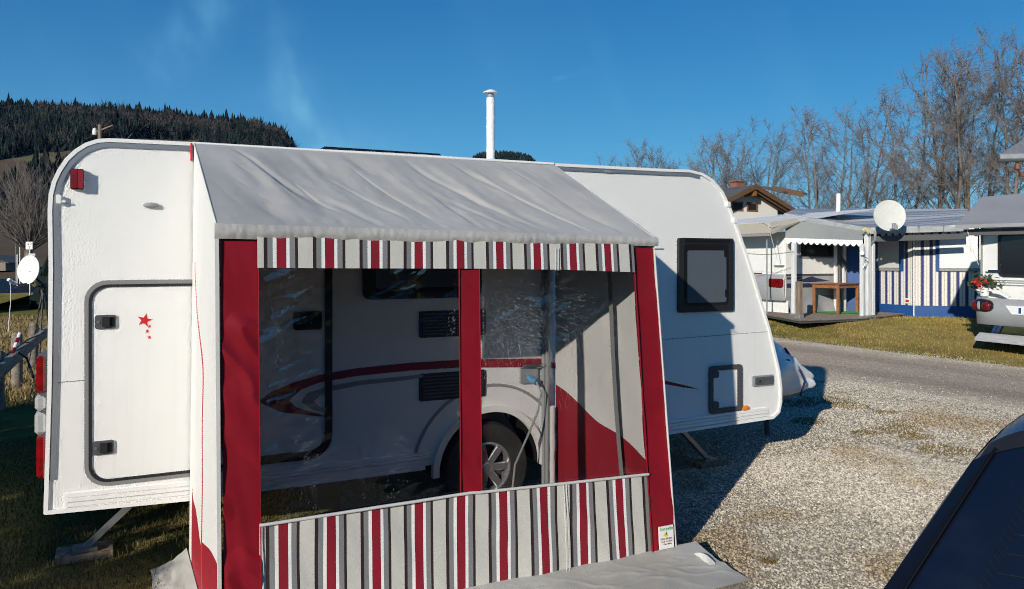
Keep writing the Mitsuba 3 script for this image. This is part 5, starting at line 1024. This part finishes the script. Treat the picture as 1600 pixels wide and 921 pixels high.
for sg in (1, -1):
    add('side_frame', xf(side_(sg, -.46, 2.35, 0), MC), 'm_carpaint', car, smooth=True)
    for x0, x1 in ((.12, .82), (.90, 1.68)): add('side_window', xf(side_(sg, x0, x1, .004, .06, .92), MC), 'm_carglass', car, smooth=True)
    def dpil(u, v, sg=sg):
        x = -.46 + .425 * u; _, belt, wid, rz, rw = sect(x); s_ = .94 + .08 * v; return np.stack([x - .004, sg * s_ * rw, rz + .05 * (1 - np.minimum(s_, 1) ** 2) * np.clip((x + .46) / .46, .25, 1) - .055 * s_ ** 7 + .005], 1)
    add('pillar_trim', xf(sheet(dpil, 30, 8)[0], MC), mat('m_pillar', (.006, .006, .008), .05, specular=.5), car, smooth=True)
    add('tail_light', xf(box(-.66, -.36, sg * .70 - .10, sg * .70 + .12, .78, .96, .05), MC), 'm_redlens', car)
add('spoiler', xf(cabin(-.04, .005, -1.0, 1.0, 6, 60).apply_translation([0, 0, .003]), MC), 'm_black', car, smooth=True)
def edge_pts(s_, x0, x1, up_=.006):
    x = np.linspace(x0, x1, 24); _, belt, wid, rz, rw = sect(x); return np.stack([x, s_ * rw, rz + .05 * (1 - min(abs(s_), 1) ** 2) * np.clip((x + .46) / .46, .25, 1) - .055 * abs(s_) ** 7 + up_], 1)
for sg in (1, -1): add('window_seal', xf(tube(edge_pts(sg * .945, -.46, -.03), .004, 6), MC), mat('m_seal', (.004, .004, .005), .5, specular=.2) if 'm_seal' not in scene else 'm_seal', car, smooth=True)
add('wiper', xf(cat(tube([(-.47, 0, 1.03), (-.455, -.05, 1.045), (-.44, -.45, 1.075)], .010, 6), tube([(-.455, -.05, 1.05), (-.40, -.50, 1.10)], .007, 5)), MC), 'm_black', car, smooth=True)
for q in range(9):
    x_ = -.40 + q * .036; ss = np.linspace(-.72, .72, 25); _, _, _, rz_q, rw_q = sect(np.full(25, x_)); add('heating_wire', xf(tube(np.stack([np.full(25, x_), ss * rw_q, rz_q + .05 * (1 - ss ** 2) * np.clip((x_ + .46) / .46, .25, 1) - .055 * np.abs(ss) ** 7 + .001], 1), .0009, 3), MC), 'm_frit', car)
# printed ceramic border with its slanted dashes along the glass edge
ms = []
for sg in (1, -1):
    for q in range(26):
        x = -.455 + q * .0135; _, _, _, rz, rw = sect(np.array([x, x + .02])); s_ = .78
        zc = lambda s2, kk: rz[kk] + .05 * (1 - s2 ** 2) * np.clip((x + .02 * kk + .46) / .46, .25, 1) - .055 * s2 ** 7 + .0025
        ms.append((np.array([[x, sg * .72 * rw[0], zc(.72, 0)], [x + .004, sg * .72 * rw[0], zc(.72, 0) + .002], [x + .016, sg * .755 * rw[1], zc(.755, 1) + .002], [x + .012, sg * .755 * rw[1], zc(.755, 1)]]), np.array([[0, 1, 2], [0, 2, 3]])))
add('frit_dash', xf(cat(*ms), MC), mat('m_frit', (.013, .014, .016), .35), car, kind='stuff')
for sx2 in (.12, 2.72):
    for sg in (1, -1):
        M2 = MC @ frame([sx2, sg * .80, .31], [1, 0, 0], [0, 0, 1], [0, -sg, 0] if sg > 0 else [0, 1, 0]); M2[:3, 2] *= 1
        add('wheel', xf(lathe([(.2, -.09), (.30, -.09), (.31, -.06), (.31, .06), (.30, .09), (.2, .09), (.19, .0), (.2, -.09)], 32), M2), 'm_rubber', car, smooth=40)
        add('rim', xf(lathe([(0, -.04), (.2, -.06), (.2, .06), (0, .04)], 24), M2), 'm_rim', car)
add('bumper', xf(box(-.76, -.55, -.74, .74, .34, .60, .06), MC), 'm_carpaint', car); add('number_plate', xf(box(-.775, -.755, -.26, .26, .66, .77), MC), 'm_whitepl', car)

r = rs(12); n = 150; o = np.column_stack([r.uniform(-6, 75, n), r.uniform(-34, -24, n), np.zeros(n)])
add('spruce_wood', scatter([conifer_template(40 + q, 7, 12, .16) for q in range(4)], o, r.uniform(4, 7.5, n), 8, (.9, 1.3)), 'm_conifer', label='dark spruce wood bordering the campsite on the near side', category='wood', kind='stuff')

ms, cs = [], []
for q, (px, py, rx) in enumerate(((1240, 632, .35), (1292, 628, .40), (1325, 636, .30), (1380, 646, .16), (1422, 663, .30), (1405, 673, .30), (1432, 685, .20), (1480, 706, .30), (1350, 678, .16), (1262, 660, .25), (1200, 880, .06))):
    o = flat(px, py, 0.)
    m, c = blades(int(2600 * rx), (o[0] - rx, o[0] + rx, o[1] - rx * .8, o[1] + rx * .8), .012, .035, ((.10, .085, .025), (.22, .15, .06)), 60 + q, .004, mask=lambda x, y, o=o, rx=rx: ((x - o[0]) / rx) ** 2 + ((y - o[1]) / (rx * .8)) ** 2 < .9 + 1.6 * fb(x * 6, y * 6, 3))
    m.vertices[:, 2] += .010; ms.append(m); cs.append(c)
add('moss_tufts', cat(*ms), 'm_blade', color=np.vstack(cs), label='small brown green moss tufts growing in the gravel', category='moss', kind='stuff')

# the air of the valley
scene['valley_air'] = {'type': 'homogeneous', 'albedo': {'type': 'rgb', 'value': [.95, .95, .95]}, 'sigma_t': {'type': 'rgb', 'value': [1.0e-5, 1.6e-5, 2.8e-5]}}
scene['haze'] = {'type': 'cube', 'to_world': T().translate([0, 400, 115]).scale([2900, 2900, 117]), 'bsdf': {'type': 'null'}, 'interior': {'type': 'ref', 'id': 'valley_air'}}
labels['haze'] = {'label': 'thin bluish air between the pitch and the wooded hill', 'category': 'haze', 'kind': 'stuff'}
scene['camera']['medium'] = {'type': 'ref', 'id': 'valley_air'}
